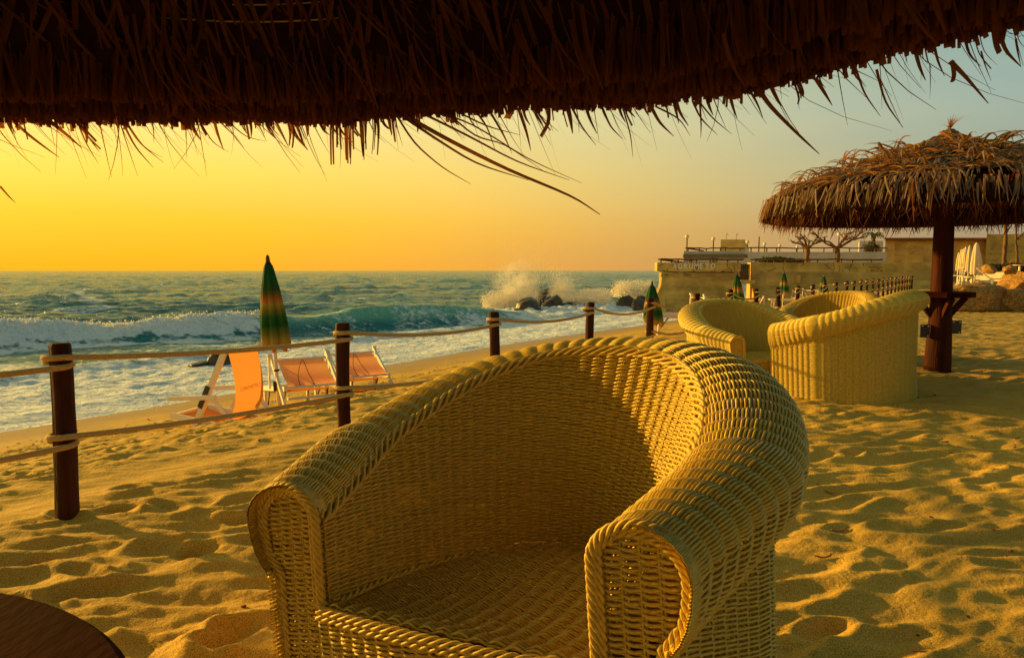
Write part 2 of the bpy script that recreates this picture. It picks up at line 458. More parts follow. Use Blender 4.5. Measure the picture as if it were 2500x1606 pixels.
# ------------------------------------------------------------------ sea
yy = np.r_[8 * (52 / 8) ** np.linspace(0, 1, 375), 52 * (9000 / 52) ** np.linspace(0, 1, 300)[1:]]
X, Y, nr, nc = fan(yy, None, 0, -2.2, .58, 520, (0., -2.))
S, W_ = sw(X, Y)
off = S - 9.1
mq = X * -.57 + Y * .82; mr = X * .82 + Y * .57
deep = sstep(2, 30, off); fade = 1 / (1 + (np.hypot(X, Y) / 900) ** 2)
ph = 2.2 * perlin(X / 30, Y / 30, 20)
swell = .26 * np.sin(mq * 2 * np.pi / 13 + ph) + .16 * np.sin((mq + .3 * mr) * 2 * np.pi / 7.3 + 2 * ph)
chop = .2 * (1 - 2 * np.abs(perlin(mr / 3.6, mq / 1.7, 21))) + .22 * perlin(mr / 1.9, mq / .9, 22) + .12 * perlin(mr / .9, mq / .42, 23)
far = (.6 * (1 - 2 * np.abs(perlin(mr / 14, mq / 6, 24))) + .55 * perlin(mr / 7, mq / 3.2, 25)) * sstep(35, 90, np.hypot(X, Y))
Z = SEA_Z + deep * fade * (swell * .7 + chop * .9 + far * .45)
# small bores running up the shore
Z += (.05 * perlin(X / 1.1, Y / 1.1, 26) + .035 * perlin(X / .42, Y / .42, 27)) * sstep(-.3, 2, off) * (1 - .6 * deep)
Z += .16 * np.exp(-((off - 5.6 - 1.1 * perlin(W_ / 5, 0 * W_, 28)) / .55) ** 2) * sstep(0, 1, .7 + perlin(W_ / 7, 0 * W_ + 3, 29))
Z += .05 * np.exp(-((off - .8 - .6 * perlin(W_ / 3.2, 0 * W_, 30)) / .4) ** 2)
# the breaking wave
crest = 27.9 + 1.3 * perlin(mr / 9, 0 * mr, 31) + .35 * perlin(mr / 2.6, 0 * mr, 32)
dq = mq - crest
hgt = (.80 + .22 * perlin(mr / 5.5, 0 * mr + 2, 33)) * sstep(24, 15, mr) * (1 - .35 * np.exp(-((mr - 9.2) / 1.6) ** 2)) * (1 - .30 * np.exp(-((mr - 2.2) / 1.2) ** 2))
prof = np.where(dq < 0, np.exp(-(np.abs(dq) / .62) ** 1.7), np.exp(-(dq / 2.4) ** 1.6))
wave = hgt * prof
Z += wave - .10 * hgt * np.exp(-((dq + 1.9) / .8) ** 2)
rough = perlin(mr / .55, mq / .45, 34) * .5 + perlin(mr / .22, mq / .2, 35) * .3
broken = sstep(9.0, 5.2, mr + 1.8 * perlin(mr / 2.3, mq / 2.3, 36))
Z += rough * .22 * broken * sstep(.04, .3, wave)
# foam: 0 none, 1 solid
n_l = fbm(X / 2.6, Y / 1.5, 4, 40); n_s = fbm(X / .7, Y / .5, 3, 44)
foam = sstep(7.6, 4.6, off + 3.2 * n_l) * (.80 + .25 * n_s)
foam = np.maximum(foam, (.42 + .55 * n_l + .2 * n_s) * sstep(16, 6, off + 2 * n_l))
foam = np.maximum(foam, broken * sstep(.06, .22, wave + .08 * n_s) * np.where(dq < .5, 1, .5) * (.95 + .6 * n_s))
foam = np.maximum(foam, sstep(.1, .5, wave) * np.where(dq < .3, 1, 0) * (.22 + .8 * fbm(mr / .9, dq / 2.2, 3, 70)))
foam = np.maximum(foam, broken * np.exp(-((dq + 1.8) / 1.2) ** 2) * (.62 + .9 * n_l + .35 * n_s))
foam = np.maximum(foam, sstep(24, 8, mr) * np.exp(-((dq + .05) / .22) ** 2) * sstep(.25, .6, wave) * (.30 + 1.1 * perlin(mr / 2.2, 0 * mr, 46)))
foam = np.maximum(foam, .55 * sstep(.30, .42, perlin(mr / 6, mq / 1.6, 47)) * sstep(25, 40, mq) * fade)
RK1 = on_z(1305, 760, SEA_Z); RK2 = on_z(1547, 752, SEA_Z)
for rk, rad in ((RK1, 5.5), (RK2, 5.0), (np.array([(RK1[0] + RK2[0]) / 2, 43.]), 4.2)):
    dd = np.hypot((X - rk[0]) / 1.25, Y - rk[1] + .5)
    foam = np.maximum(foam, sstep(rad, rad * .35, dd + 2.2 * n_l) * (.85 + .4 * n_s))
    Z += .30 * np.exp(-(dd / (rad * .55)) ** 2) * (.4 + n_s)
foam = np.clip(foam, 0, 1.2)
Z += .05 * np.clip(foam, 0, 1) * (fbm(X / .33, Y / .26, 3, 50)) * sstep(120, 20, np.hypot(X, Y)) * sstep(0, 1.2, off)
def sea_material():
    m = bpy.data.materials.new('sea water'); m.use_nodes = True
    t = m.node_tree; t.nodes.clear()
    o = N('ShaderNodeOutputMaterial', t); p = N('ShaderNodeBsdfPrincipled', t)
    c = N('ShaderNodeTexCoord', t)
    at = N('ShaderNodeAttribute', t, attribute_name='foam')
    def noise(s, d=4, st=(1, 1, 1)):
        mp = N('ShaderNodeMapping', t); mp.inputs['Scale'].default_value = st
        t.links.new(c.outputs['Object'], mp.inputs[0])
        n = N('ShaderNodeTexNoise', t); n.inputs['Scale'].default_value = s; n.inputs['Detail'].default_value = d; n.inputs['Roughness'].default_value = .65
        t.links.new(mp.outputs[0], n.inputs['Vector']); return n
    nf = noise(4.2, 9, (1, 1.4, 1.2))
    ad = N('ShaderNodeMath', t, operation='MULTIPLY_ADD'); ad.inputs[1].default_value = 1.5; ad.inputs[2].default_value = -.75
    t.links.new(nf.outputs['Fac'], ad.inputs[0])
    sm = N('ShaderNodeMath', t, operation='ADD'); t.links.new(ad.outputs[0], sm.inputs[0]); t.links.new(at.outputs['Fac'], sm.inputs[1])
    fm = N('ShaderNodeMapRange', t, interpolation_type='SMOOTHSTEP'); fm.inputs['From Min'].default_value = .28; fm.inputs['From Max'].default_value = .66
    t.links.new(sm.outputs[0], fm.inputs['Value'])
    nw = noise(.35, 5)
    cr = ramp(t, [(.3, (.010, .13, .165)), (.55, (.024, .20, .23)), (.75, (.06, .29, .29))])
    t.links.new(nw.outputs['Fac'], cr.inputs[0])
    th = N('ShaderNodeAttribute', t, attribute_name='crest')
    mg = N('ShaderNodeMix', t, data_type='RGBA'); mg.inputs['B'].default_value = (.16, .46, .34, 1)  # lighter green painted in for light glowing through the thin wave
    t.links.new(th.outputs['Fac'], mg.inputs['Factor']); t.links.new(cr.outputs[0], mg.inputs['A'])
    mf = N('ShaderNodeMix', t, data_type='RGBA'); mf.inputs['B'].default_value = (.82, .88, .91, 1)
    t.links.new(fm.outputs[0], mf.inputs['Factor']); t.links.new(mg.outputs['Result'], mf.inputs['A'])
    t.links.new(mf.outputs['Result'], p.inputs['Base Color'])
    rr = N('ShaderNodeMapRange', t); rr.inputs['To Min'].default_value = .16; rr.inputs['To Max'].default_value = .85
    t.links.new(fm.outputs[0], rr.inputs['Value']); t.links.new(rr.outputs[0], p.inputs['Roughness'])
    p.inputs['IOR'].default_value = 1.33
    p.inputs['Specular IOR Level'].default_value = .18
    b1 = N('ShaderNodeBump', t); b1.inputs['Strength'].default_value = 1; b1.inputs['Distance'].default_value = .16
    n1 = noise(1.9, 7, (1, 1.5, 1)); t.links.new(n1.outputs['Fac'], b1.inputs['Height'])
    b2 = N('ShaderNodeBump', t); b2.inputs['Strength'].default_value = .8; b2.inputs['Distance'].default_value = .8
    n2 = noise(.5, 5, (1, 1.8, 1)); t.links.new(n2.outputs['Fac'], b2.inputs['Height']); t.links.new(b1.outputs[0], b2.inputs['Normal'])
    b3 = N('ShaderNodeBump', t); b3.inputs['Strength'].default_value = .8; b3.inputs['Distance'].default_value = .05
    n3 = noise(9, 6); 
    mm = N('ShaderNodeMath', t, operation='MULTIPLY'); t.links.new(n3.outputs['Fac'], mm.inputs[0]); t.links.new(fm.outputs[0], mm.inputs[1])
    t.links.new(mm.outputs[0], b3.inputs['Height']); t.links.new(b2.outputs[0], b3.inputs['Normal'])
    t.links.new(b3.outputs[0], p.inputs['Normal'])
    t.links.new(p.outputs[0], o.inputs['Surface'])
    return m
M['sea'] = sea_material()
sea = sheet('sea', X, Y, Z, nr, nc, M['sea'], keep=S > 7.2, attrs={'foam': foam, 'crest': np.clip(sstep(.08, .5, wave) * (1 - broken * .6), 0, 1)})
tag(sea, 'teal sea with a breaking wave and white foam at the shore', 'sea', kind='structure')
# ---- armchair geometry (local: front = -Y, viewer's left = -X)
A0,B0,C0,ZS,A1,B1,C1_,ZA,ZB,PW,N0,N1=.333,.1075,.516,.394,.415,.252,.616,.590,.883,1.19,1.93,2.48
def ucurve(t,a,b,c,n):
    t=np.asarray(t,float);La=np.pi*(a+c)/2;L=2*b+La;s=t*L
    th=np.pi*(1-np.clip((s-b)/La,0,1));cs,sn=np.cos(th),np.sin(th)
    x=a*np.sign(cs)*np.abs(cs)**(2/n);y=b+c*np.abs(sn)**(2/n)
    lo=s<b;hi=s>L-b
    x=np.where(lo,-a,np.where(hi,a,x));y=np.where(lo,s,np.where(hi,L-s,y))
    return np.stack([x,y],-1)
_tt=np.linspace(0,1,1601)
def _arc(c):  # reparametrise by length
    d=np.r_[0,np.cumsum(np.hypot(*np.diff(c,axis=0).T))];return d/d[-1]
def _topc(t):
    p=ucurve(t,A1,B1,C1_,N1);yy=p[:,1]/(B1+C1_);p[:,0]*=(A0/A1)+(1-A0/A1)*np.clip(yy*2.5,0,1);return p
_TOP=_topc(_tt);_TL=_arc(_TOP);_SEAT=ucurve(_tt,A0,B0,C0,N0);_SL=_arc(_SEAT)
def top_xy(t): return np.stack([np.interp(t,_TL,_TOP[:,0]),np.interp(t,_TL,_TOP[:,1])],-1)
def seat_xy(t): return np.stack([np.interp(t,_SL,_SEAT[:,0]),np.interp(t,_SL,_SEAT[:,1])],-1)
def yfrac(t): return top_xy(t)[...,1]/(B1+C1_)
def top_z(t): return ZA+(ZB-ZA)*np.clip(yfrac(t),0,1)**PW
def nrm(t):
    e=.004;d=top_xy(np.clip(t+e,0,1))-top_xy(np.clip(t-e,0,1));d/=np.linalg.norm(d,axis=-1,keepdims=True)
    n=np.stack([-d[...,1],d[...,0]],-1);return n
def rollpar(t):
    w=np.clip(yfrac(t)*1.6,0,1);w=w*w*(3-2*w)
    rw=.094+.032*w;rh=.074-.002*w;ph0=np.radians(172-30*w);ph1=np.radians(-62-8*w)
    return rw,rh,ph0,ph1
def roll_pt(t,v):
    """v 0..1 from inner rim over the top to the underside"""
    t=np.asarray(t,float)
    rw,rh,p0,p1=rollpar(t);ph=p0+(p1-p0)*v
    rb=.150-.040*np.clip((rw-.094)/.032,0,1);k=rw*(np.cos(ph)-np.cos(p0));z=top_z(t)+np.where(np.sin(ph)>0,rh,rb)*np.sin(ph)-rh*np.sin(p0)
    P=top_xy(t)+nrm(t)*k[...,None];return np.concatenate([P,z[...,None]],-1)

# ------------------------------------------------------------------ wicker armchairs
UND_DROP = .0
def inner_pt(t, z):
    """inner wall between the seat curve and the inner rim"""
    tz = top_z(t); f = np.clip((z - ZS) / (tz - ZS), -.2, 1)
    f2 = f ** 1.15 if np.all(f >= 0) else np.sign(f) * np.abs(f) ** 1.15
    a, b = seat_xy(t), top_xy(t)
    P = a + (b - a) * f2[..., None]
    return np.concatenate([P, np.broadcast_to(np.asarray(z, float), t.shape)[..., None]], -1)
K = 50                                   # stakes round the back
PITCH, RS = .0049, .0031
def surf_norm(fn, t, v, e=2e-3):
    a = fn(np.clip(t + e, 0, 1), v) - fn(np.clip(t - e, 0, 1), v)
    return a
def weave_rows(A, rows, rs=RS, amp=.0060, sides=4, hump=.0026):
    """rows: list of (P (n,3), Nrm (n,3), phase (n,) in stakes)"""
    for j, (P, Nn, phs) in enumerate(rows):
        k = np.cos(np.pi * phs + np.pi * (j % 2))
        jit = .0009 * np.sin(phs * 1.7 + j * 2.3) + .0006 * math.sin(j * 12.9898)
        Q = P + Nn * (amp * k + jit + hump * np.cos(2 * np.pi * phs))[:, None]
        Q[:, 2] += .0008 * np.sin(phs * .9 + j * 1.9)
        A.tube(Q, rs * (1 + .06 * math.sin(j * 7.7)), sides, Nn, cap=False)
def stakes(A, lines, r=.0024):
    for P, side in lines:
        for s in (-1, 1): A.tube(P + side * (s * .0032), r, 4, None, cap=False)
def braid(A, P, Nn, rb=.0075, rs=.0050, pitch=.06, n=3, flat=.55, sides=6):
    P = np.asarray(P, float)
    d = np.r_[0, np.cumsum(np.linalg.norm(np.diff(P, axis=0), axis=1))]
    m = max(8, int(d[-1] / .006))
    u = np.linspace(0, d[-1], m)
    Q = np.stack([np.interp(u, d, P[:, i]) for i in range(3)], -1)
    Nn = np.stack([np.interp(u, d, np.broadcast_to(Nn, P.shape)[:, i]) for i in range(3)], -1)
    t = np.gradient(Q, axis=0); t /= np.linalg.norm(t, axis=1, keepdims=True)
    Nn = Nn - t * (Nn * t).sum(1, keepdims=True); Nn /= np.linalg.norm(Nn, axis=1, keepdims=True)
    B = np.cross(t, Nn)
    for i in range(n):
        f = 2 * np.pi * (u / pitch + i / n)
        A.tube(Q + B * (rb * np.cos(f))[:, None] + Nn * (rb * flat * np.sin(f))[:, None], rs, sides, Nn, cap=True)
def outer_pt(t, z):
    u = roll_pt(t, np.ones_like(t)); f = np.clip((u[:, 2] - z) / .45, 0, 1)
    P = u.copy(); P[:, :2] -= nrm(t) * (.012 * f)[:, None]; P[:, 2] = z
    return P
def make_chair():
    root = thing('wicker_armchair', 'x', 'armchair')
    NT = K * 5 + 1
    t = np.linspace(0, 1, NT); n2 = nrm(t); N3 = np.concatenate([n2, np.zeros((NT, 1))], -1)
    tz = top_z(t)
    stuff = lambda o: tag(o, kind='stuff')
    # inner wall: level rows that end where the rim cuts them
    A = Acc(); rows = []; z = ZS - .02
    while z < ZB:
        m = tz > z + .004
        if m.sum() > 6:
            i0, i1 = np.nonzero(m)[0][[0, -1]]; sl = slice(i0, i1 + 1)
            rows.append((inner_pt(t[sl], z), -N3[sl] * .96 + np.array([0, 0, .28]), t[sl] * K))
        z += PITCH
    weave_rows(A, rows)
    ts = (np.arange(K) + .0) / K; L = []
    for q in ts[1:]:
        tq = np.full(9, q); zz = np.linspace(ZS - .02, float(top_z(np.array([q]))[0]), 9)
        s = np.concatenate([top_xy(np.array([q + .002])) - top_xy(np.array([q - .002])), [[0]]], -1)[0]; s /= np.linalg.norm(s)
        P = np.concatenate([inner_pt(np.array([q]), np.array([zz_])) for zz_ in zz]); L.append((P, s))
    stakes(A, L)
    stuff(A.build('inner_weave', M['wicker'], root, True))
    # rolled rim
    A = Acc(); rows = []; NV = 96
    for v in np.linspace(.01, .985, NV):
        P = roll_pt(t, np.full(NT, v)); e = roll_pt(t, np.full(NT, v + .01)) - roll_pt(t, np.full(NT, v - .01))
        tg = np.gradient(P, axis=0); nn = np.cross(e, tg); nn /= np.linalg.norm(nn, axis=1, keepdims=True)
        c = P - np.concatenate([top_xy(t) + n2 * rollpar(t)[0][:, None], (top_z(t) - .06)[:, None]], -1)
        nn *= np.sign((nn * c).sum(1, keepdims=True))
        rows.append((P, nn, t * K))
    for j, (P, nn, ph) in enumerate(rows):
        wrap = sstep(0, .035, t) * sstep(1, .965, t)
        k = np.cos(np.pi * ph + np.pi * (j % 2)) * wrap + (1 - wrap) * .6
        hump = .0014 * np.cos(2 * np.pi * ph) * wrap
        A.tube(P + nn * (.0045 * k + hump + .0006 * math.sin(j * 5.1))[:, None], .0034, 4, nn, cap=False)
    L = []
    for q in ts[1:]:
        vv = np.linspace(0, 1, 14); P = roll_pt(np.full(14, q), vv)
        s = np.concatenate([top_xy(np.array([q + .002])) - top_xy(np.array([q - .002])), [[0]]], -1)[0]; s /= np.linalg.norm(s)
        L.append((P, s))
    stakes(A, L)
    stuff(A.build('rim_weave', M['wicker'], root, True))
    # outer wall
    NT = K * 3 + 1; t = np.linspace(0, 1, NT); n2 = nrm(t); N3 = np.concatenate([n2, np.zeros((NT, 1))], -1)
    A = Acc(); rows = []; uz = roll_pt(t, np.ones(NT))[:, 2]; z = -.06
    while z < uz.max():
        m = uz > z + .004
        if m.sum() > 6:
            idx = np.nonzero(m)[0]; sl = slice(idx[0], idx[-1] + 1)
            rows.append((outer_pt(t[sl], z), N3[sl], t[sl] * K))
        z += PITCH
    weave_rows(A, rows, amp=.0052, hump=.0052)
    L = []
    for q in ts[1:]:
        zz = np.linspace(-.06, float(roll_pt(np.array([q]), np.ones(1))[0, 2]), 8)
        s = np.concatenate([top_xy(np.array([q + .002])) - top_xy(np.array([q - .002])), [[0]]], -1)[0]; s /= np.linalg.norm(s)
        L.append((np.concatenate([outer_pt(np.array([q]), z_) for z_ in zz]), s))
    stakes(A, L)
    stuff(A.build('outer_weave', M['wicker'], root, True))
    # seat
    A = Acc(); rows = []; yv = np.arange(-.012, B0 + C0 - .004, PITCH); j = 0
    for y in yv:
        if y <= B0: hw = A0
        else: hw = A0 * max(0, 1 - ((y - B0) / C0) ** N0) ** (1 / N0)
        hw += .012
        n_ = max(6, int(hw * 2 / .0092)); x = np.linspace(-hw, hw, n_)
        f = y / (B0 + C0)
        zz = ZS - .012 - .03 * f - .022 * (1 - (x / (hw + .02)) ** 2) * math.sin(min(1, max(0, f * 1.4)) * math.pi) + .010 * math.exp(-(f / .06) ** 2)
        P = np.stack([x, np.full(n_, y), zz], -1)
        rows.append((P, np.tile([0, 0, 1.], (n_, 1)), x / .042 + 40))
    weave_rows(A, rows, .0031, .0040)
    L = []
    for k in range(-7, 8):
        x = k * .042 + .021; yb = B0 + C0 * max(0, 1 - (abs(x) / A0) ** N0) ** (1 / N0) if abs(x) < A0 else 0
        if yb < .02: continue
        y = np.linspace(0, yb, 10); f = y / (B0 + C0)
        L.append((np.stack([np.full(10, x), y, ZS - .014 - .03 * f - .02 * np.sin(np.clip(f * 1.4, 0, 1) * np.pi)], -1), np.array([1., 0, 0])))
    stakes(A, L)
    stuff(A.build('seat_weave', M['wicker'], root, True))
    # front apron
    A = Acc(); rows = []
    x = np.linspace(-A0 - .004, A0 + .004, 76)
    yf = -.012 - .018 * (1 - (x / A0) ** 2)
    for z in np.arange(-.06, ZS - .012, PITCH * 1.15):
        top = z > ZS - .075
        rows.append((np.stack([x, yf - .004 * top, np.full(76, z)], -1), np.tile([0, -1., 0], (76, 1)), x / .036 + 30))
    weave_rows(A, rows, .0036, .0050)
    stakes(A, [(np.stack([np.full(6, k * .036), np.full(6, -.012 - .018 * (1 - (k * .036 / A0) ** 2)), np.linspace(-.06, ZS - .01, 6)], -1), np.array([1., 0, 0])) for k in range(-9, 10)])
    stuff(A.build('apron_weave', M['wicker'], root, True))
    # arm fronts with their braided edge
    for sgn, t0 in ((-1, 0.), (1, 1.)):
        vv = np.linspace(0, 1, 40); prof = roll_pt(np.full(40, t0), vv)
        nn = np.abs(prof[:, 0]) - A0; pz = prof[:, 2]; it = pz.argmax()
        nu, zu = nn[-1], pz[-1]
        A = Acc(); rows = []
        for z in np.arange(-.06, pz.max() - .004, PITCH * 1.2):
            if z < ZA: a = 0.0
            else: a = np.interp(z, pz[:it + 1], nn[:it + 1])
            if z < zu: b = nu
            else: b = np.interp(-z, -pz[it:], nn[it:])
            if b - a < .012: continue
            m = max(5, int((b - a) / .008)); q = np.linspace(a, b, m)
            rows.append((np.stack([sgn * (A0 + q), np.full(m, -.003), np.full(m, z)], -1), np.tile([0, -1., 0], (m, 1)), q / .034 + 8))
        weave_rows(A, rows, .0037, .0050)
        L = []
        for k in range(1, 6):
            q = k * .034 - .012; zt = pz[np.abs(nn - q).argmin()] if q > nu else float(np.interp(q, nn[:it + 1], pz[:it + 1]))
            zb = -.06 if q < nu else float(np.interp(q, nn[it:][::-1][:12], pz[it:][::-1][:12]))
            L.append((np.stack([np.full(8, sgn * (A0 + q)), np.full(8, -.003), np.linspace(zb, zt, 8)], -1), np.array([1., 0, 0])))
        stakes(A, L)
        pn = stuff(A.build('arm_front', M['wicker'], root, True))
        edge = [(sgn * A0, -.011, z) for z in np.linspace(ZS - .01, ZA, 12)[:-1]]
        edge += [(sgn * (A0 + n_), -.011, z) for n_, z in zip(nn, pz)]
        edge += [(sgn * (A0 + nu), -.011, z) for z in np.linspace(zu, -.06, 30)[1:]]
        A = Acc(); braid(A, edge, np.array([0, -1., 0]), .0080, .0046, .068, 4, .6)
        e2 = np.array(edge); cx, cz = sgn * (A0 + .07), .52
        # second, inner cord of the border
        ins = e2.copy(); ins[:, 0] = sgn * (A0 + np.clip(np.abs(e2[:, 0]) - A0, .013, None) - np.where(np.abs(e2[:, 0]) - A0 > .05, .015, 0)); ins[:, 2] = np.where(e2[:, 2] > .5, e2[:, 2] - .013, e2[:, 2])
        braid(A, ins, np.array([0, -1., 0]), .0055, .0040, .05, 3, .6)
        A.build('arm_braid', M['wicker_braid'], root, True)
    # braids: inner rim, under the roll, round the seat, seat front
    A = Acc(); P = roll_pt(t, np.full(NT, .0)); braid(A, P, np.concatenate([-n2 * .7, np.full((NT, 1), .7)], -1), .016, .0052, .17, 5, .35)
    A.build('rim_braid', M['wicker_braid'], root, True)
    A = Acc(); P = roll_pt(t, np.full(NT, 1.)); P[:, :2] += n2 * .004; braid(A, P, N3, .008, .0045, .07, 3, .5)
    A.build('under_rim_braid', M['wicker_braid'], root, True)
    A = Acc(); tt = np.linspace(.02, .98, 160); s2 = seat_xy(tt); d = np.gradient(s2, axis=0); d /= np.linalg.norm(d, axis=1, keepdims=True)
    P = np.concatenate([s2 + np.stack([d[:, 1], -d[:, 0]], -1) * .008, (ZS - .008 - .03 * s2[:, 1:] / .62)], -1)
    braid(A, P, np.array([0, 0, 1.]), .008, .0045, .07, 3, .5)
    A.build('seat_braid', M['wicker_braid'], root, True)
    A = Acc(); x = np.linspace(-A0, A0, 60)
    for dz, pit in ((.0, .075), (-.013, .07)):
        P = np.stack([x, -.020 - .018 * (1 - (x / A0) ** 2) - .002 * (dz < 0), np.full(60, ZS - .006 + dz)], -1)
        braid(A, P, np.array([0, -.7, .7]), .0068, .0042, pit, 3, .5)
    A.build('front_braid', M['wicker_braid'], root, True)
    # unseen board added under the seat so that no sun shines through the base
    A = Acc(); A.box((0, .30, .20), (.56, .42, .03)); A.build('sun_block_board', M['timber'], root)
    return root
chair = make_chair()
GRP = 'wicker armchairs on the sand'
SPOTS = [((-.110, 1.294, -.012), (-.018, -.08, -.52), 'large wicker tub armchair with an empty woven seat, standing alone under the thatch fringe'),
         ((2.543, 6.193, -.018), (.042, -.008, -2.196), 'wicker armchair with its outer side turned to us, in front of the thatched umbrella post'),
         ((2.581, 6.664, -.145), (.015, -.078, .334), 'wicker armchair with its open seat showing, beside the armchair that turns its back'),
         ((3.711, 8.121, -.062), (-.022, -.085, -.698), 'wicker armchair mostly hidden behind the one turned side-on, only its sunlit rim showing')]
for i, (loc, rot, lab) in enumerate(SPOTS):
    c = chair if i == 0 else copy_tree(chair)
    c.location = loc; c.rotation_euler = rot; tag(c, lab, 'armchair', GRP)

# ------------------------------------------------------------------ rope fence
fence = thing('rope_fence', 'rope fence of dark stained round posts with two sagging rope lines along the beach', 'fence', (P1[0], P1[1], 0))
STEP = 1.59
F2 = np.array([.5640, .8258])
posts = []
nposts = 29
pm = []
for k in range(4):
    A = Acc(); n = 18; zz = np.r_[np.linspace(-.35, .775, 17), .785]
    rr = np.r_[.0435 * (1 + .05 * np.sin(np.linspace(0, 4, 17) + k) + .02 * np.sin(np.linspace(0, 23, 17) + 2 * k)), .036]
    a = np.arange(n) * 2 * np.pi / n
    V = np.stack([rr[None] * np.cos(a)[:, None] * (1 + .05 * np.cos(3 * a + k) - .16 * np.exp(-((a - 3.1 - k * .5) / .16) ** 2))[:, None] + .008 * np.sin(zz * 4 + k * 2)[None], rr[None] * np.sin(a)[:, None] * (1 - .16 * np.exp(-((a - 3.1 - k * .5) / .16) ** 2))[:, None] + .006 * np.sin(zz * 5 + k)[None], np.broadcast_to(zz, (n, 18))], -1)
    A.grid(V, n, 18, True); A.add(np.vstack([V[:, -1], [[.0, 0, .788]]]), T=[[i, (i + 1) % n, n] for i in range(n)])
    o = A.build('post', M['post'], fence, True); pm.append(o.data)
    if k: bpy.data.objects.remove(o)
    else: first = o
for i in range(-1, nposts):
    o = first if i == -1 else link('post', pm[(i * 7) % 4], fence)
    j = random.uniform(-.02, .02) if i > 0 else 0
    loc = np.array([F2[0] * STEP * i + j * FS[0], F2[1] * STEP * i + j * FS[1]])
    hz = random.uniform(-.015, .015) + (-.02 if i in (1, 2) else 0)
    o.location = (*loc, hz); o.rotation_euler = (random.uniform(-.03, .03), random.uniform(-.03, .03), random.uniform(0, 6))
    if i == 0: o.rotation_euler = (.0, .01, 1)
    posts.append((loc, hz))
SEADIR = np.array([FS[0], FS[1], 0])
for lv, (hh, sag0) in enumerate(((.715, .03), (.375, .02))):
    for i in range(len(posts) - 1):
        (a, ha), (b, hb) = posts[i], posts[i + 1]
        dist = np.hypot(*(a + P1)); sd_ = 10 if dist < 9 else 6; m = 26 if dist < 12 else 10
        sag = (.012 if i < 2 else .035) + .05 * sstep(2, 5, np.array(float(i))) * (1 - .45 * lv) + random.uniform(0, .01)
        za, zb = hh + ha + .012, hh + hb - .030
        f = np.linspace(0, 1, m)
        side = -1 if lv == 0 else -1
        offs = np.array([-FS[0], -FS[1], 0]) * .046 * side
        P = np.concatenate([a[None] + (b - a)[None] * f[:, None], (za + (zb - za) * f - sag * 4 * f * (1 - f) - (.15 if 0 else 0))[:, None]], -1)
        e1 = np.array([FD[0], FD[1], 0]); rr = .050
        # half hitch round each post: leave from the land side, arrive on the land side one turn lower
        ang = np.linspace(-np.pi, 0, 9 if m > 12 else 5)
        base = np.arctan2(-FS[1], -FS[0])
        st = np.stack([a[0] + rr * np.cos(base - np.pi / 2 - np.linspace(np.pi * 1.15, 0, len(ang))*0 + np.linspace(-np.pi * 1.1, 0, len(ang)) + np.pi), a[1] + rr * np.sin(base - np.pi / 2 + np.linspace(-np.pi * 1.1, 0, len(ang)) + np.pi), np.full(len(ang), za)], -1)
        land = np.array([-FS[0], -FS[1], 0]) * rr
        P2 = P + land[None] * 1.0
        loop_a = np.stack([a[0] + rr * np.cos(base + np.linspace(-np.pi * 1.25, 0, len(ang))), a[1] + rr * np.sin(base + np.linspace(-np.pi * 1.25, 0, len(ang))), np.linspace(za - .004, za, len(ang))], -1)
        loop_b = np.stack([b[0] + rr * np.cos(base + np.linspace(0, np.pi * 1.25, len(ang))), b[1] + rr * np.sin(base + np.linspace(0, np.pi * 1.25, len(ang))), np.linspace(zb, zb + .020, len(ang))], -1)
        P2 = np.vstack([loop_a[:-1], P2, loop_b[1:]])
        A = Acc(); A.tube(P2, .0128, sd_); A.build('rope', M['rope'], fence, True)

# ------------------------------------------------------------------ thatched umbrellas
def ribbon(A, P, wdt, nrm_dir, fold=.25):
    """a leaf blade: folded strip along P, width per point"""
    P = np.asarray(P, float); n = len(P)
    t = np.gradient(P, axis=0); t /= np.linalg.norm(t, axis=1, keepdims=True) + 1e-9
    s = np.cross(t, nrm_dir); s /= np.linalg.norm(s, axis=1, keepdims=True) + 1e-9
    up = np.cross(s, t); wdt = np.broadcast_to(np.asarray(wdt, float), (n,))[:, None] / 2
    V = np.stack([P - s * wdt, P + up * wdt * fold, P + s * wdt], 1).reshape(-1, 3)
    i = np.arange(n - 1)[:, None] * 3; Q = np.concatenate([np.stack([i + k, i + k + 1, i + k + 4, i + k + 3], -1).reshape(-1, 4) for k in (0, 1)])
    A.add(V, Q)
UC = np.array([-.72, .24]); UR = 1.95; RIM = 1.54
near_umb = thing('thatched_umbrella', 'dark palm thatch umbrella overhead with ragged hanging fringe', 'beach umbrella', (UC[0], UC[1], 0), group='thatched umbrellas')
A = Acc()
# closed ring and roof added against light leaks, painted dark as shade between blades
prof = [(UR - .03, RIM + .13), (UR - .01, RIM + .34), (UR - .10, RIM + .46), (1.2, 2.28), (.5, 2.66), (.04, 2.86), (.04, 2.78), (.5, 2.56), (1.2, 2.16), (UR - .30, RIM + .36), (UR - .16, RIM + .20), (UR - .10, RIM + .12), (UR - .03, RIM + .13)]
A.lathe(prof, 72); A.build('shade_backing', M['shade_backing'], near_umb, True)
A = Acc(); rg = np.random.default_rng(5)
def hang(A, th, r, z0, L, wd, lean=0, curl=0, twist=0, seg=4, taper=.85, outw=.06):
    f = np.linspace(0, 1, seg + 1)
    rad = np.array([math.cos(th), math.sin(th)]); tan = np.array([-math.sin(th), math.cos(th)])
    p = rad[None] * (r + outw * f)[:, None] + tan[None] * (lean * L * f + curl * L * f ** 2)[:, None]
    P = np.concatenate([p, (z0 - L * f * (1 - .18 * abs(curl) * f))[:, None]], -1)
    nd = np.concatenate([rad * math.cos(twist) + tan * math.sin(twist), [.15]])
    ribbon(A, P, wd * (1 - (1 - taper) * f ** 2), nd, .3)
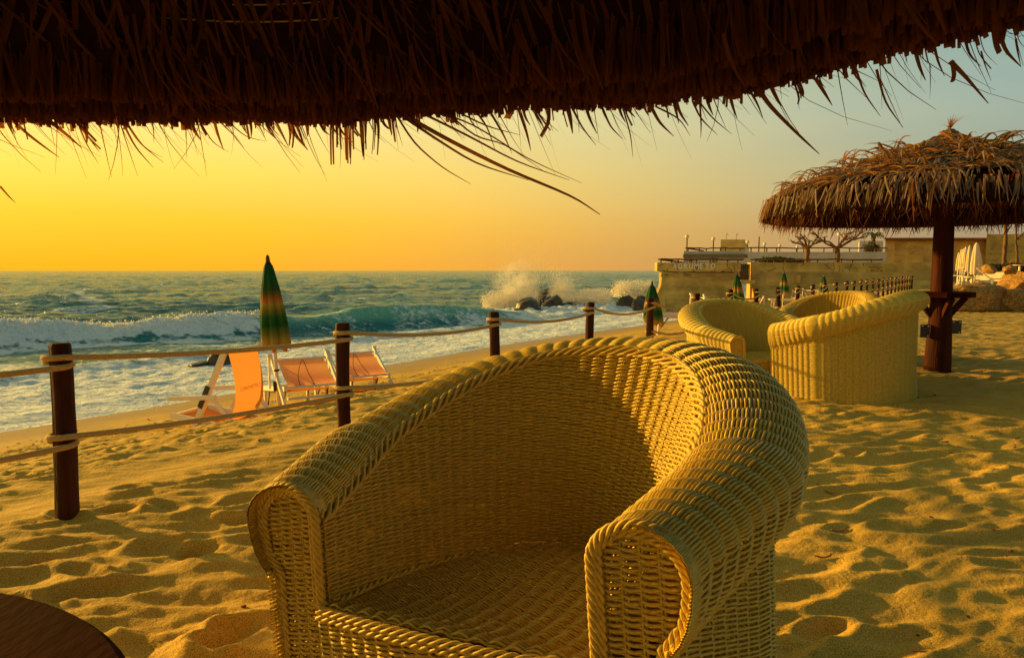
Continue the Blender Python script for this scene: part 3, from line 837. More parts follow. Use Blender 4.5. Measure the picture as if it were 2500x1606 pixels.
EDGE = [(0, 300), (250, 303), (550, 303), (800, 305), (1000, 285), (1250, 272), (1500, 262), (1700, 250), (1850, 220), (2000, 182), (2150, 145), (2300, 120), (2400, 84), (2500, 62)]
def edge_pt(u, v, r):
    d = ray(u, v); a = d[0] ** 2 + d[1] ** 2; b = -2 * (d[0] * UC[0] + d[1] * UC[1]); c = UC @ UC - r * r
    return d * ((-b + math.sqrt(b * b - 4 * a * c)) / (2 * a)) + np.array([-UC[0], -UC[1], CAM_H])
_e = np.array([edge_pt(u, v, UR + .03) for u, v in EDGE]); _et = np.arctan2(_e[:, 1], _e[:, 0]); _o = np.argsort(_et)
def rim_z(th):
    th = (th + np.pi) % (2 * np.pi) - np.pi
    return float(np.interp(th, _et[_o], _e[_o, 2]))
for layer, (r, up_, n) in enumerate(((UR - .16, .47, 3000), (UR - .08, .48, 3600), (UR + .0, .46, 4200))):
    for i in range(n):
        th = rg.uniform(0, 2 * np.pi) if i % 4 == 0 else rg.uniform(.15, 2.7); z0 = RIM + up_ + rg.normal(0, .03)
        L = z0 - rim_z(th) + .016 * float(perlin(th * 17, layer * 3.3, 5)) + .012 * float(perlin(th * 61, layer * 1.3, 6)) + rg.normal(-.010, .007) + (rg.random() < .05) * rg.uniform(0, .025) - .03 * (layer == 0)
        hang(A, th, r + rg.normal(0, .015), z0, L, rg.uniform(.006, .018), rg.normal(0, .09), rg.normal(.02, .05), rg.normal(0, .5), 3)
# fine ragged hairs below the cut edge, blown to the right
for i in range(900):
    th = rg.uniform(0, 2 * np.pi) if i % 4 == 0 else rg.uniform(.15, 2.7)
    hang(A, th, UR + rg.normal(-.02, .03), rim_z(th) + rg.uniform(.08, .3), rg.uniform(.10, .30), rg.uniform(.0015, .0045), rg.normal(-.12, .12), rg.normal(-.3, .25), rg.normal(0, .6), 5, .2)
# leaves crossing the underside
for i in range(2600):
    th = rg.uniform(0, 2 * np.pi); r0 = rg.uniform(.7, UR - .15)
    f = np.linspace(0, 1, 5); L = rg.uniform(.25, .6); d = rg.normal(0, .35)
    rr = r0 + L * f * math.cos(d); aa = th + L * f * math.sin(d) / r0
    zz = np.interp(rr, [.04, .5, 1.2, UR - .30, UR], [2.76, 2.54, 2.14, RIM + .345, RIM + .15]) - rg.uniform(0, .05) - .04 * np.sin(f * 3)
    ribbon(A, np.stack([rr * np.cos(aa), rr * np.sin(aa), zz], -1), rg.uniform(.004, .016), np.array([0, 0, 1.]), .3)
# upper surface
for i in range(2200):
    th = rg.uniform(0, 2 * np.pi); r0 = rg.uniform(.05, UR - .1); f = np.linspace(0, 1, 4); L = rg.uniform(.3, .5)
    rr = r0 + L * f; aa = th + rg.normal(0, .15) * f
    zz = np.interp(rr, [.04, .5, 1.2, UR - .1, UR + .05, UR + .5], [2.87, 2.68, 2.3, RIM + .47, RIM + .36, RIM - .05]) + rg.uniform(.0, .04)
    ribbon(A, np.stack([rr * np.cos(aa), rr * np.sin(aa), zz], -1), rg.uniform(.015, .035), np.array([0, 0, 1.]), .3)
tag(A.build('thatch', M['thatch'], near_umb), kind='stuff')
# the single blades that hang out of the fringe, each placed on the rim where it hangs
def rim_pt(u, v, r=UR + .06):
    d = ray(u, v); a = d[0] ** 2 + d[1] ** 2; b = -2 * (d[0] * UC[0] + d[1] * UC[1]); c = UC @ UC - r * r
    k = (-b + math.sqrt(b * b - 4 * a * c)) / (2 * a)
    return d * k + np.array([-UC[0], -UC[1], CAM_H])
STRANDS = [  # path in the photograph, width at the start (m), cut square?
 ([(960, 268), (1050, 330), (1160, 400), (1290, 440)], .010, 0), ([(975, 275), (1100, 345), (1240, 415), (1400, 480), (1465, 524)], .014, 0),
 ([(1000, 262), (1140, 330), (1260, 395), (1390, 440)], .008, 0), ([(955, 260), (1010, 350), (1080, 410), (1150, 450)], .007, 0),
 ([(1050, 270), (1150, 300), (1290, 390), (1420, 447)], .006, 0), ([(1080, 265), (1160, 335), (1230, 350), (1330, 420)], .006, 0),
 ([(1110, 270), (1190, 310), (1270, 330)], .006, 0), ([(1160, 270), (1190, 310), (1210, 370)], .007, 0), ([(1190, 262), (1230, 330), (1250, 375)], .008, 0),
 ([(820, 270), (818, 335), (822, 402)], .034, 1), ([(850, 270), (852, 340), (850, 400)], .030, 1), ([(885, 270), (888, 330), (890, 384)], .026, 1),
 ([(915, 270), (920, 330), (915, 378)], .024, 1), ([(950, 268), (955, 310), (962, 345)], .020, 1), ([(700, 270), (715, 330), (715, 366)], .016, 1), ([(712, 270), (735, 330), (748, 368)], .016, 1),
 ([(660, 270), (690, 330), (705, 360)], .010, 0), ([(1300, 262), (1330, 310), (1345, 338)], .016, 1), ([(1265, 262), (1285, 320), (1296, 368)], .012, 0),
 ([(20, 285), (70, 330), (110, 360), (145, 385)], .010, 0), ([(120, 295), (170, 335), (200, 362)], .012, 0), ([(190, 300), (210, 350), (240, 400)], .005, 0),
 ([(180, 290), (220, 340), (243, 372)], .007, 0), ([(300, 300), (330, 360), (375, 410)], .007, 0), ([(305, 295), (340, 350), (400, 398)], .006, 0), ([(490, 300), (520, 350), (560, 372)], .004, 0),
 ([(310, 300), (350, 360), (398, 386)], .004, 0), ([(560, 300), (600, 335), (652, 346)], .004, 0), ([(540, 300), (580, 340), (596, 362)], .004, 0), ([(0, 455), (20, 478), (38, 496)], .006, 0),
 ([(1850, 215), (1880, 260), (1950, 330), (2000, 376)], .012, 0), ([(1400, 270), (1420, 310), (1455, 355)], .007, 0), ([(1470, 262), (1490, 310), (1520, 340)], .007, 0),
 ([(1520, 262), (1540, 330), (1545, 385)], .005, 0), ([(1590, 262), (1610, 300), (1645, 333)], .010, 0), ([(1600, 260), (1660, 290), (1685, 332)], .005, 0),
 ([(1690, 245), (1710, 290), (1752, 330)], .006, 0), ([(1700, 240), (1740, 290), (1787, 328)], .005, 0), ([(1708, 245), (1712, 300), (1711, 338)], .006, 0),
 ([(1880, 210), (1900, 250), (1912, 262)], .008, 0), ([(1945, 200), (1960, 240), (1960, 255)], .018, 1), ([(1990, 190), (2015, 230), (2032, 258)], .010, 0), ([(2090, 170), (2110, 230), (2150, 285)], .010, 0),
 ([(2140, 170), (2160, 250), (2205, 312)], .011, 0), ([(2150, 195), (2180, 260), (2203, 313)], .004, 0), ([(2320, 150), (2360, 190), (2413, 253)], .018, 0), ([(2395, 125), (2405, 160), (2420, 198)], .006, 0),
 ([(2270, 160), (2272, 200), (2270, 243)], .004, 0), ([(2325, 150), (2330, 185), (2325, 200)], .016, 1), ([(2480, 95), (2485, 130), (2492, 160)], .008, 0), ([(2240, 140), (2250, 170), (2248, 200)], .004, 0),
 ([(770, 275), (790, 320), (805, 330)], .012, 0), ([(620, 290), (640, 320), (650, 345)], .005, 0), ([(1340, 265), (1340, 300), (1320, 335)], .012, 1), ([(1780, 225), (1790, 265), (1800, 290)], .010, 0), ([(1830, 220), (1850, 255), (1863, 290)], .007, 0)]
rs_ = random.Random(4)
for i in range(70):
    u = rs_.uniform(0, 2500); v = np.interp(u, [0, 800, 1250, 1700, 2000, 2500], [295, 300, 270, 245, 190, 80])
    L = rs_.uniform(15, 70); STRANDS.append(([(u, v - 40), (u + .25 * L, v + .4 * L), (u + rs_.uniform(.2, .9) * L, v + L)], rs_.choice([.004, .005, .007, .012, .018]), rs_.random() < .3))
for path, wd, cut in STRANDS:
    if path[0][0] > 2050: wd = wd * .55
    P = np.array([rim_pt(u, v, UR + .05 + rs_.uniform(-.03, .03)) for u, v in path])
    n = len(P); f = np.linspace(0, n - 1, 4 * (n - 1) + 1)
    Q = np.stack([np.interp(f, range(n), P[:, k]) for k in range(3)], -1)
    for _ in range(2): Q[1:-1] = (Q[:-2] + 2 * Q[1:-1] + Q[2:]) / 4
    g = np.linspace(0, 1, len(Q))
    c = Q.mean(0); nd = np.array([c[0], c[1], .2]); nd /= np.linalg.norm(nd)
    if cut and wd > .012:                  # a broad leaf torn into strips of uneven length
        sd_ = np.cross(nd, (0, 0, 1.)); m_ = 3 if wd < .022 else 5
        for k in range(m_):
            e_ = rs_.uniform(.62, 1.06); L_ = Q[0] + (Q - Q[0]) * e_ + sd_ * ((k - (m_ - 1) / 2) * wd / m_ * 1.05) + sd_ * (g ** 2)[:, None] * rs_.uniform(-.008, .008)
            A = Acc(); ribbon(A, L_, wd / m_ * rs_.uniform(.8, 1.25) * (1 - .3 * g ** 4), nd + rs_.uniform(-.3, .3) * sd_, .35); A.build('palm_blade', M['thatch'], near_umb)
    else:
        A = Acc(); ribbon(A, Q, wd * (np.full(len(Q), 1.) if cut else (1 - .85 * g ** 1.5)), nd, .35); A.build('palm_blade', M['thatch'], near_umb)
# long loose strands sweeping down inside the fringe
for i in range(75):
    u = rs_.uniform(-50, 2450) if i % 2 else rs_.uniform(350, 1500); v1 = float(np.interp(u, [0, 800, 1250, 1700, 2000, 2500], [300, 305, 270, 250, 190, 80])) - rs_.uniform(0, 90)
    dx = rs_.uniform(10, 120) * (1.3 if 400 < u < 1300 else .8); v0 = v1 - rs_.uniform(120, 260); r_ = UR - .235
    pts = [(u - dx, v0), (u - .75 * dx, v0 + .4 * (v1 - v0)), (u - .35 * dx, v0 + .75 * (v1 - v0)), (u + .1 * dx, v1)]
    P = np.array([rim_pt(a_, b_, r_ + .03 * k) for k, (a_, b_) in enumerate(pts)])
    f = np.linspace(0, 3, 13); Q = np.stack([np.interp(f, range(4), P[:, k]) for k in range(3)], -1)
    for _ in range(2): Q[1:-1] = (Q[:-2] + 2 * Q[1:-1] + Q[2:]) / 4
    A = Acc(); ribbon(A, Q, rs_.choice([.003, .004, .006, .010, .013]) * (1 - .7 * (f / 3) ** 2), np.array([Q[0, 0], Q[0, 1], .2]), .35); A.build('palm_blade', M['thatch'], near_umb)
for rr, zz, a0, a1 in ((UR - .21, RIM + .265, .6, 2.6), (UR - .24, RIM + .30, .1, 1.6)):
    a = np.linspace(a0, a1, 40); A = Acc(); A.tube(np.stack([rr * np.cos(a), rr * np.sin(a), zz + .012 * np.sin(a * 7)], -1), .0022, 5)
    A.build('binding_cord', M['rope'], near_umb, True)
A = Acc(); zz = np.linspace(-.5, 2.75, 14); a = np.arange(16) * np.pi / 8
V = np.stack([np.cos(a)[:, None] * (.105 - .01 * zz)[None], np.sin(a)[:, None] * (.105 - .01 * zz)[None], np.broadcast_to(zz, (16, 14))], -1)
A.grid(V, 16, 14, True); A.build('post', M['trunk'], near_umb, True)
A = Acc(); RT = .43; tz_ = .735
A.lathe([(0, tz_ - .045), (RT - .01, tz_ - .045), (RT, tz_ - .036), (RT, tz_ - .008), (RT - .008, tz_), (0, tz_)], 72)
sh = A.build('shelf', M['shelf'], near_umb, False); sh.location = (.03, .10, 0)
for k in range(4):
    A = Acc(); a = k * np.pi / 2 + .4; A.bar((.08 * math.cos(a), .08 * math.sin(a), .42), (.33 * math.cos(a), .33 * math.sin(a), .685), .05, .04); A.build('brace', M['trunk'], near_umb)

# the other umbrella
U2 = on_z(2287, 912, 0); U2[2] = 0
far_umb = thing('thatched_umbrella', 'grey-brown layered palm thatch umbrella on a stout red-brown post with a shelf', 'beach umbrella', tuple(U2), group='thatched umbrellas')
UR2 = 1.80
PR = np.array([0, .10, .30, .62, .85, 1.08, 1.40, 1.62, 1.75, 1.82]); PZ = np.array([2.58, 2.46, 2.37, 2.28, 2.21, 2.13, 2.01, 1.93, 1.84, 1.68])
def dome(r): return np.interp(r, PR, PZ)
A = Acc(); A.lathe([(r, z - .03) for r, z in zip(PR, PZ)] + [(1.77, 1.66), (1.68, 1.68), (1.57, 1.80), (1.05, 2.02), (.1, 2.32)], 64)
A.build('shade_backing', M['shade_backing'], far_umb, True)  # same added backing, shade between the blades put into its colour
rg = np.random.default_rng(11)
def blade_pts(th, r0, L, yaw, lift, droop=.0, seg=4):
    f = np.linspace(0, 1, seg + 1)
    rr = r0 + L * f * math.cos(yaw); aa = th + L * f * math.sin(yaw) / max(.25, r0)
    zz = np.where(rr < 1.82, dome(rr), 1.68 - (rr - 1.82) * 1.2) + lift * np.sin(f * 2.2) + .012 - droop * f ** 2
    rr = np.where(rr > 1.82, 1.82 + (rr - 1.82) * .25, rr)
    return np.stack([rr * np.cos(aa), rr * np.sin(aa), zz], -1)
Ag, Ay = Acc(), Acc()
tiers = [(.05, .55), (.38, .52), (.74, .5), (1.08, .5), (1.42, .40)]
for r0, L in tiers:
    n = int(260 + 620 * r0)
    for i in range(n):
        th = rg.uniform(0, 2 * np.pi); P = blade_pts(th, max(.03, r0 + rg.normal(0, .06)), L * rg.uniform(.6, 1.0), rg.normal(0, .28), rg.uniform(.0, .035))
        ribbon(Ag, P, rg.uniform(.014, .03) * np.array([.5, 1, 1, .7, .12]), np.array([0, 0, 1.]) + .35 * np.append(P[0, :2], 0) / 2 + rg.normal(0, .25, 3), .4)
    # straw lying across the head of each tier
    for i in range(int(160 + 420 * r0)):
        th = rg.uniform(0, 2 * np.pi)
        P = blade_pts(th, max(.06, r0 + .1 + rg.normal(0, .05)), rg.uniform(.10, .30), rg.choice([-1, 1]) * rg.normal(1.35, .3), rg.uniform(.0, .04))
        ribbon(Ay, P, rg.uniform(.010, .026) * np.array([.5, 1, 1, .8, .2]), np.array([0, 0, 1.]) + rg.normal(0, .4, 3), .4)
def hang2(A, th, r, z0, L, wd, lean, curl, tw, seg=3):
    hang(A, th, r, z0, L, wd, lean, curl, tw, seg, .25, .05)
for i in range(900):
    th = rg.uniform(0, 2 * np.pi); hang2(Ag, th, 1.75 + rg.normal(0, .03), 1.86 + rg.normal(0, .03), .205 + rg.normal(0, .018), rg.uniform(.012, .028), rg.normal(0, .2), rg.normal(0, .15), rg.normal(0, .5))
Ab = Acc()
for i in range(2600):
    th = rg.uniform(0, 2 * np.pi); hang2(Ab, th, 1.63 + rg.normal(0, .08), 1.83 + rg.normal(0, .04), .23 + rg.normal(0, .03), rg.uniform(.006, .018), rg.normal(0, .2), rg.normal(0, .2), rg.normal(0, .7))
# tuft at the top
for i in range(60):
    th = rg.uniform(0, 2 * np.pi); f = np.linspace(0, 1, 5); L = rg.uniform(.06, .16); o = rg.uniform(.1, 1.2)
    ribbon(Ay, np.stack([L * f ** 1.5 * o * math.cos(th), L * f ** 1.5 * o * math.sin(th), 2.55 + L * f * 1.1 - .04 * f ** 3], -1), .012 * (1 - .9 * f), np.array([math.cos(th), math.sin(th), .3]), .3)
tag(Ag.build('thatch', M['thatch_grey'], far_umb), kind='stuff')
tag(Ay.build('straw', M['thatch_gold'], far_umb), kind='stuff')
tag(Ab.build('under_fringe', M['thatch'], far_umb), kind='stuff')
LEAF = []
for k in range(6):
    f = np.linspace(0, 1, 6); A = Acc()
    ribbon(A, np.stack([f * .30, .04 * (k - 2.5) / 2.5 * f ** 2, (.05 + .012 * k) * np.sin(f * (1.6 + .25 * k))], -1), .030 * np.array([.5, .9, 1, .9, .55, .06]), np.array([0, 0, 1.]), .4)
    o = A.build('palm_leaf', M['thatch_gold'] if k % 3 == 0 else M['thatch_grey'], far_umb); LEAF.append(o.data); bpy.data.objects.remove(o)
for i in range(230):
    th = rg.uniform(np.pi * .55, np.pi * 1.75); r0 = 1.6 * math.sqrt(rg.uniform(.03, 1)); o = link('palm_leaf', LEAF[rg.integers(6)], far_umb)
    slope = math.atan2(float(dome(r0) - dome(r0 + .2)), .2)
    o.location = (r0 * math.cos(th), r0 * math.sin(th), float(dome(r0)) + .03)
    o.rotation_euler = (rg.normal(0, .3), slope - rg.uniform(0, .25), th + rg.normal(0, .45)); s = rg.uniform(.7, 1.25); o.scale = (s, s, s)
# fronds standing up off the left slope, curling
for (th, r0, L, n) in ((2.75, 1.0, .34, 7), (3.0, .95, .30, 6), (2.6, 1.3, .26, 5), (3.3, .62, .25, 4), (3.15, 1.55, .22, 6), (2.9, 1.62, .20, 6), (5.9, .75, .34, 4)):
    for k in range(n):
        A = Acc()
        f = np.linspace(0, 1, 7); a = th + rg.normal(0, .05); l = L * rg.uniform(.6, 1.1); c = rg.normal(.35, .2)
        p = np.stack([r0 * math.cos(a) + (.12 + c * f) * l * f * .8, r0 * math.sin(a) + rg.normal(0, .12) * f * l, dome(r0) + .03 + l * np.sin(f * 1.5) * .75 - .12 * l * f ** 3], -1)
        ribbon(A, p, .016 * (1 - .9 * f) + .002, np.array([.3, -1., .3]), .3)
        A.build('curled_frond', M['thatch_gold'], far_umb)
A = Acc(); zz = np.r_[-.4, np.linspace(0, 2.4, 26)]; n = 20; a = np.arange(n) * 2 * np.pi / n
rad = np.interp(zz, [-.4, 0, .35, .6, 1.2, 2.4], [.15, .132, .118, .108, .098, .085])
seam = 1 - .16 * np.exp(-((((a - 4.25 + np.pi) % (2 * np.pi)) - np.pi) / .12) ** 2)
V = np.stack([(rad[None] * (seam * np.cos(a))[:, None]) + .006 * np.sin(zz * 3)[None], rad[None] * (seam * np.sin(a))[:, None], np.broadcast_to(zz, (n, len(zz)))], -1)
A.grid(V, n, len(zz), True); A.build('post', M['trunk'], far_umb, True)
A = Acc(); a = np.arange(8) * np.pi / 4 + np.pi / 8; q = .315
top = np.stack([q * np.cos(a), q * np.sin(a)], -1)
V = np.vstack([np.c_[top, np.full(8, .82)], np.c_[top, np.full(8, .875)]])
A.add(V, [[i, (i + 1) % 8, 8 + (i + 1) % 8, 8 + i] for i in range(8)], [[0, i + 1, i] for i in range(1, 7)] + [[8, 8 + i, 9 + i] for i in range(1, 7)])
A.build('shelf', M['shelf'], far_umb)
for k in range(4):
    a_ = k * np.pi / 2 - .15; A = Acc(); A.bar((.07 * math.cos(a_), .07 * math.sin(a_), .60), (.24 * math.cos(a_), .24 * math.sin(a_), .815), .05, .05); A.build('brace', M['trunk'], far_umb)
for (x, z, wd) in ((.165, .50, .11), (-.165, .46, .10)):
    A = Acc(); A.box((x, -.02, z), (wd, .012, .14))
    pl = A.build('bracket_plate', M['metal'], far_umb)
    for (bx, bz) in ((-.3, .38), (.3, .36), (.3, -.38)):
        A = Acc(); A.box((x + bx * wd, -.029, z + bz * .14), (.012, .008, .012)); A.build('bolt', M['white_frame'], pl)

# ------------------------------------------------------------------ rocks
def rock_mesh(name, size, seed, mat, loc, rot=0, rough=.28, cuts=5, sub=4):
    import bmesh
    bm = bmesh.new(); bmesh.ops.create_icosphere(bm, subdivisions=sub, radius=1)
    V = np.array([v.co[:] for v in bm.verts]); F = np.array([[v.index for v in f.verts] for f in bm.faces]); bm.free()
    rg = np.random.default_rng(seed)
    for k in range(cuts):                      # flat faces
        d = rg.normal(size=3); d /= np.linalg.norm(d); h = rg.uniform(.55, .85)
        ex = np.clip(V @ d - h, 0, None); V = V - ex[:, None] * d * .85
    n = V / np.linalg.norm(V, axis=1, keepdims=True)
    q = perlin(n[:, 0] * 1.6 + seed, n[:, 1] * 1.6 + n[:, 2], seed % 9) + .5 * perlin(n[:, 2] * 3.1 + seed, n[:, 0] * 3.1 - n[:, 1], 3) + .22 * perlin(n[:, 1] * 7 + seed, n[:, 2] * 7 + n[:, 0] * 3, 5)
    V = V * (1 + rough * q)[:, None] * np.asarray(size)
    A = Acc(); A.add(V, T=F); o = A.build(name, mat, None, sub > 3); o.location = loc; o.rotation_euler = (0, 0, rot)
    return o
def sea_rock(u, v, wpx, hpx, seed, label, dz=0, grp='rocks in the surf'):
    p = on_z(u, v, SEA_Z); k = p[1] / FPX; hh = hpx * k
    o = rock_mesh('sea_rock', (wpx * k * .68, wpx * k * .5, hh * .92), seed, M['wet_rock'], (p[0], p[1] + wpx * k * .2, SEA_Z + hh * .12 + dz), seed * 1.3, .17)
    return tag(o, label, 'rock', grp)
for a in ((1290, 762, 60, 34, 1, 'dark wet rock at the foot of the splash, rounded face towards us'), (1325, 752, 56, 34, 2, 'tall wet rock with a flat sloping top beside the splash'),
          (1348, 756, 52, 36, 3, 'leaning wedge of wet rock right of the splash'), (1392, 753, 46, 20, 4, 'low flat wet rock at the end of the splash reef'),
          (1418, 747, 36, 16, 5, 'small rounded wet rock standing off the splash reef'), (1262, 766, 42, 12, 6, 'low dark ledge awash in foam before the splash'),
          (1338, 738, 56, 34, 8, 'broad wet rock behind the wedge beside the splash'), (1462, 749, 26, 5, 9, 'thin flat rock awash between the two reefs'),
          (1535, 728, 66, 26, 10, 'long dark wet rock at the top of the reef by the sea wall'), (1560, 738, 60, 34, 11, 'slanting wet slab against the sea wall end'),
          (1530, 757, 40, 34, 12, 'rounded wet rock at the left of the reef by the sea wall'), (1562, 760, 54, 34, 13, 'squarish wet boulder in front of the sea wall reef'),
          (1487, 709, 32, 9, 14, 'small flat skerry far out behind the reef'), (1485, 768, 26, 5, 15, 'pale flat rock awash before the sea wall reef'),
          (528, 890, 52, 34, 17, 'lone dark boulder in the foam behind the deck chair'), (482, 893, 48, 12, 18, 'low wave-washed rock next to the lone dark boulder'), (1510, 722, 34, 20, 19, 'hooked dark rock standing in the far splash')):
    sea_rock(*a)
def boulder(u, v, wpx, hpx, seed, label, z=0, sq=.8, rot=None, lift=.0):
    p = on_z(u, v, z); k = p[1] / FPX
    o = rock_mesh('boulder', (wpx * k * .54, wpx * k * .5 * sq, hpx * k * .62), seed, M['granite'], (p[0], p[1] + wpx * k * .2, z + hpx * k * .42 + lift), seed * .9 if rot is None else rot, .20, 6, 5 if wpx > 80 else 4)
    return tag(o, label, 'boulder', 'granite boulders on the sand')
boulder(2398, 764, 190, 70, 38, 'biggest golden granite boulder, lying low beside the umbrella post', 0, .7, .25)
boulder(2486, 764, 110, 56, 32, 'rounded granite boulder half hidden at the right of the biggest one')
boulder(2488, 727, 84, 62, 33, 'upright granite boulder resting behind the two large ones', .05)
boulder(2395, 712, 62, 20, 34, 'low flat-topped boulder in front of the white loungers')
boulder(2432, 712, 56, 24, 35, 'greyish boulder between the flat-topped one and the upright one')
boulder(2440, 697, 40, 26, 36, 'round boulder beside the row of sun loungers', .1)
for i, (u, w_px) in enumerate(((2222, 30), (2240, 26), (2256, 34), (2276, 28))):
    boulder(u, 702 + i % 2, w_px, 24 + 3 * (i % 3), 40 + i, ['tan boulder at the end of the rope fence', 'slim tan boulder beside the fence end', 'round pale boulder, third from the fence end', 'tan boulder next to the umbrella post, last from the fence end'][i], 0, .8, None, .1)
boulder(2420, 667, 40, 22, 47, 'boulder in the flower bed behind the loungers', 1.0); boulder(2450, 663, 30, 20, 48, 'smaller boulder in the flower bed by the tree trunk', 1.1); boulder(2472, 668, 34, 20, 49, 'boulder at the right end of the flower bed', 1.0)

# ------------------------------------------------------------------ spray
def drops(name, pts, sz, label):
    n = len(pts); O = np.array([[1, 1, 1], [1, -1, -1], [-1, 1, -1], [-1, -1, 1.]]) * .8
    T = np.array([[0, 1, 2], [0, 3, 1], [0, 2, 3], [1, 3, 2]])
    V = pts[:, None] + O[None] * sz[:, None, None]
    A = Acc(); A.add(V.reshape(-1, 3), T=(T[None] + 4 * np.arange(n)[:, None, None]).reshape(-1, 3))
    return tag(A.build(name, M['foam'], None, True), label, 'spray', kind='stuff')
def plume(rg, n, base0, base1, hpx, spread, power, depth):
    """droplets thrown up from a line of surf; heights thin out upwards"""
    a = np.array(base0); b = np.array(base1)
    f = rg.random(n); p0 = a + (b - a) * f[:, None]
    h = hpx * rg.random(n) ** power
    lump = 1 + .6 * perlin(f * 7 + 3, h * .9, 3)
    p = p0.copy(); p[:, 2] += h * lump
    p[:, 0] += rg.normal(0, 1, n) * (spread * (.25 + h)) ; p[:, 1] += rg.normal(0, depth, n)
    return p, h
rg = np.random.default_rng(21)
def W3(u, v, d): return at_y(u, v, d)
PT, SZ = [], []
for (u0, v0, u1, v1, top, n, sp, pw, smin, smax) in ((1180, 752, 1262, 748, 1.0, 4200, .16, 1.3, .012, .045), (1225, 750, 1318, 735, 2.7, 5200, .22, 1.2, .008, .034), (1262, 742, 1302, 735, 3.6, 4200, .2, 1.5, .006, .024),
                                     (1345, 735, 1392, 738, 1.9, 8000, .2, .9, .006, .026), (1395, 742, 1490, 738, .85, 6000, .2, 1.2, .010, .04), (1240, 690, 1300, 672, 2.4, 3600, .45, 1.4, .004, .012)):
    a, b = W3(u0, v0, 44), W3(u1, v1, 44)
    p, h = plume(rg, n, a, b, top, sp, pw, .5)
    PT.append(p); SZ.append(smin + (smax - smin) * rg.random(n) ** 2.2 * np.clip(1.15 - h / (top * 1.1), .12, 1))
for k in range(70):                       # streaks flung out of the splash
    u0 = rg.uniform(1215, 1385); b0 = W3(u0, 742, 44); n = 70; f = rg.random(n); H0 = rg.uniform(.9, 3.4) * (1 if u0 < 1325 else .6); an = rg.normal(-.05 if u0 < 1325 else .35, .38)
    h = H0 * f; p = np.stack([b0[0] + h * math.tan(an) + .25 * f ** 2 * H0 * .4, b0[1] + rg.normal(0, .25) + 0 * f, b0[2] + h - .25 * H0 * f ** 3], -1) + rg.normal(0, .035, (n, 3)) * (.4 + f)[:, None]
    PT.append(p); SZ.append(.006 + .022 * rg.random(n) ** 2 * (1.1 - f))
drops('wave_spray', np.concatenate(PT), np.concatenate(SZ), 'tall golden splash of spray thrown up by the wave on the reef')
PT, SZ = [], []
for (u0, v0, u1, v1, top, n) in ((1500, 725, 1535, 718, 1.0, 2600), (1525, 722, 1592, 718, 1.0, 3000), (1570, 722, 1594, 718, .8, 1600)):
    p, h = plume(rg, n, W3(u0, v0, 48), W3(u1, v1, 48), top, .12, 1.2, .5); PT.append(p); SZ.append(.012 + .05 * rg.random(n) ** 2 * np.clip(1.1 - h / top, .15, 1))
drops('wave_spray', np.concatenate(PT), np.concatenate(SZ), 'white spray breaking over the reef by the sea wall')
# the fine mist hanging in the two splashes
def mist(label, u, v, d, s, dens, seed):
    p = at_y(u, v, d); o = rock_mesh('spray_mist', s, seed, None, tuple(p), 0, .25, 0, 4)
    m = bpy.data.materials.new('mist'); m.use_nodes = True; t = m.node_tree; t.nodes.clear()
    ou = N('ShaderNodeOutputMaterial', t); pv = N('ShaderNodeVolumePrincipled', t); pv.inputs['Color'].default_value = (1, .98, .94, 1); pv.inputs['Anisotropy'].default_value = .5
    c = N('ShaderNodeTexCoord', t); n = N('ShaderNodeTexNoise', t); n.inputs['Scale'].default_value = 1.5; n.inputs['Detail'].default_value = 5
    t.links.new(c.outputs['Object'], n.inputs['Vector'])
    g = N('ShaderNodeVectorMath', t, operation='DIVIDE'); g.inputs[1].default_value = s; t.links.new(c.outputs['Object'], g.inputs[0])
    ln = N('ShaderNodeVectorMath', t, operation='LENGTH'); t.links.new(g.outputs[0], ln.inputs[0])
    ed = N('ShaderNodeMapRange', t, interpolation_type='SMOOTHSTEP'); ed.inputs['From Min'].default_value = .95; ed.inputs['From Max'].default_value = .1; t.links.new(ln.outputs['Value'], ed.inputs['Value'])
    r = N('ShaderNodeMapRange', t, interpolation_type='SMOOTHSTEP'); r.inputs['From Min'].default_value = .40; r.inputs['From Max'].default_value = .66; r.inputs['To Max'].default_value = dens
    t.links.new(n.outputs['Fac'], r.inputs['Value']); mu = N('ShaderNodeMath', t, operation='MULTIPLY'); t.links.new(r.outputs[0], mu.inputs[0]); t.links.new(ed.outputs[0], mu.inputs[1])
    t.links.new(mu.outputs[0], pv.inputs['Density']); t.links.new(pv.outputs[0], ou.inputs['Volume']); o.data.materials.append(m)
    return tag(o, label, 'mist', kind='stuff')
mist('golden mist rising over the splash on the reef', 1262, 700, 44.3, (2.0, 1.2, 2.1), 2.2, 3)
mist('thin mist curling off the far side of the splash', 1372, 706, 44.3, (1.2, .8, 1.2), 1.6, 4)
# froth on the crest of the broken wave and along the wash
PT, SZ = [], []
def crest_y(mr): return 27.9 + 1.3 * perlin(mr / 9, 0 * mr, 31) + .35 * perlin(mr / 2.6, 0 * mr, 32)
n = 5200; mr_ = rg.uniform(-14, 8, n); mq_ = crest_y(mr_) + rg.normal(-.1, .28, n)
hh_ = (.80 + .22 * perlin(mr_ / 5.5, 0 * mr_ + 2, 33)) * (1 - .35 * np.exp(-((mr_ - 9.2) / 1.6) ** 2)) * (1 - .30 * np.exp(-((mr_ - 2.2) / 1.2) ** 2))
det = -.57 * .57 - .82 * .82
xx = (-.57 * mq_ + .82 * mr_) / (.57 ** 2 + .82 ** 2); yy_ = (.82 * mq_ + .57 * mr_) / (.57 ** 2 + .82 ** 2)
p = np.stack([xx, yy_, SEA_Z + hh_ * (.72 + .35 * rg.random(n)) + .12 * rg.random(n) ** 3], -1)
m = perlin(mr_ / 1.7, 0 * mr_, 60) + .3 * rg.normal(size=n) > -.1
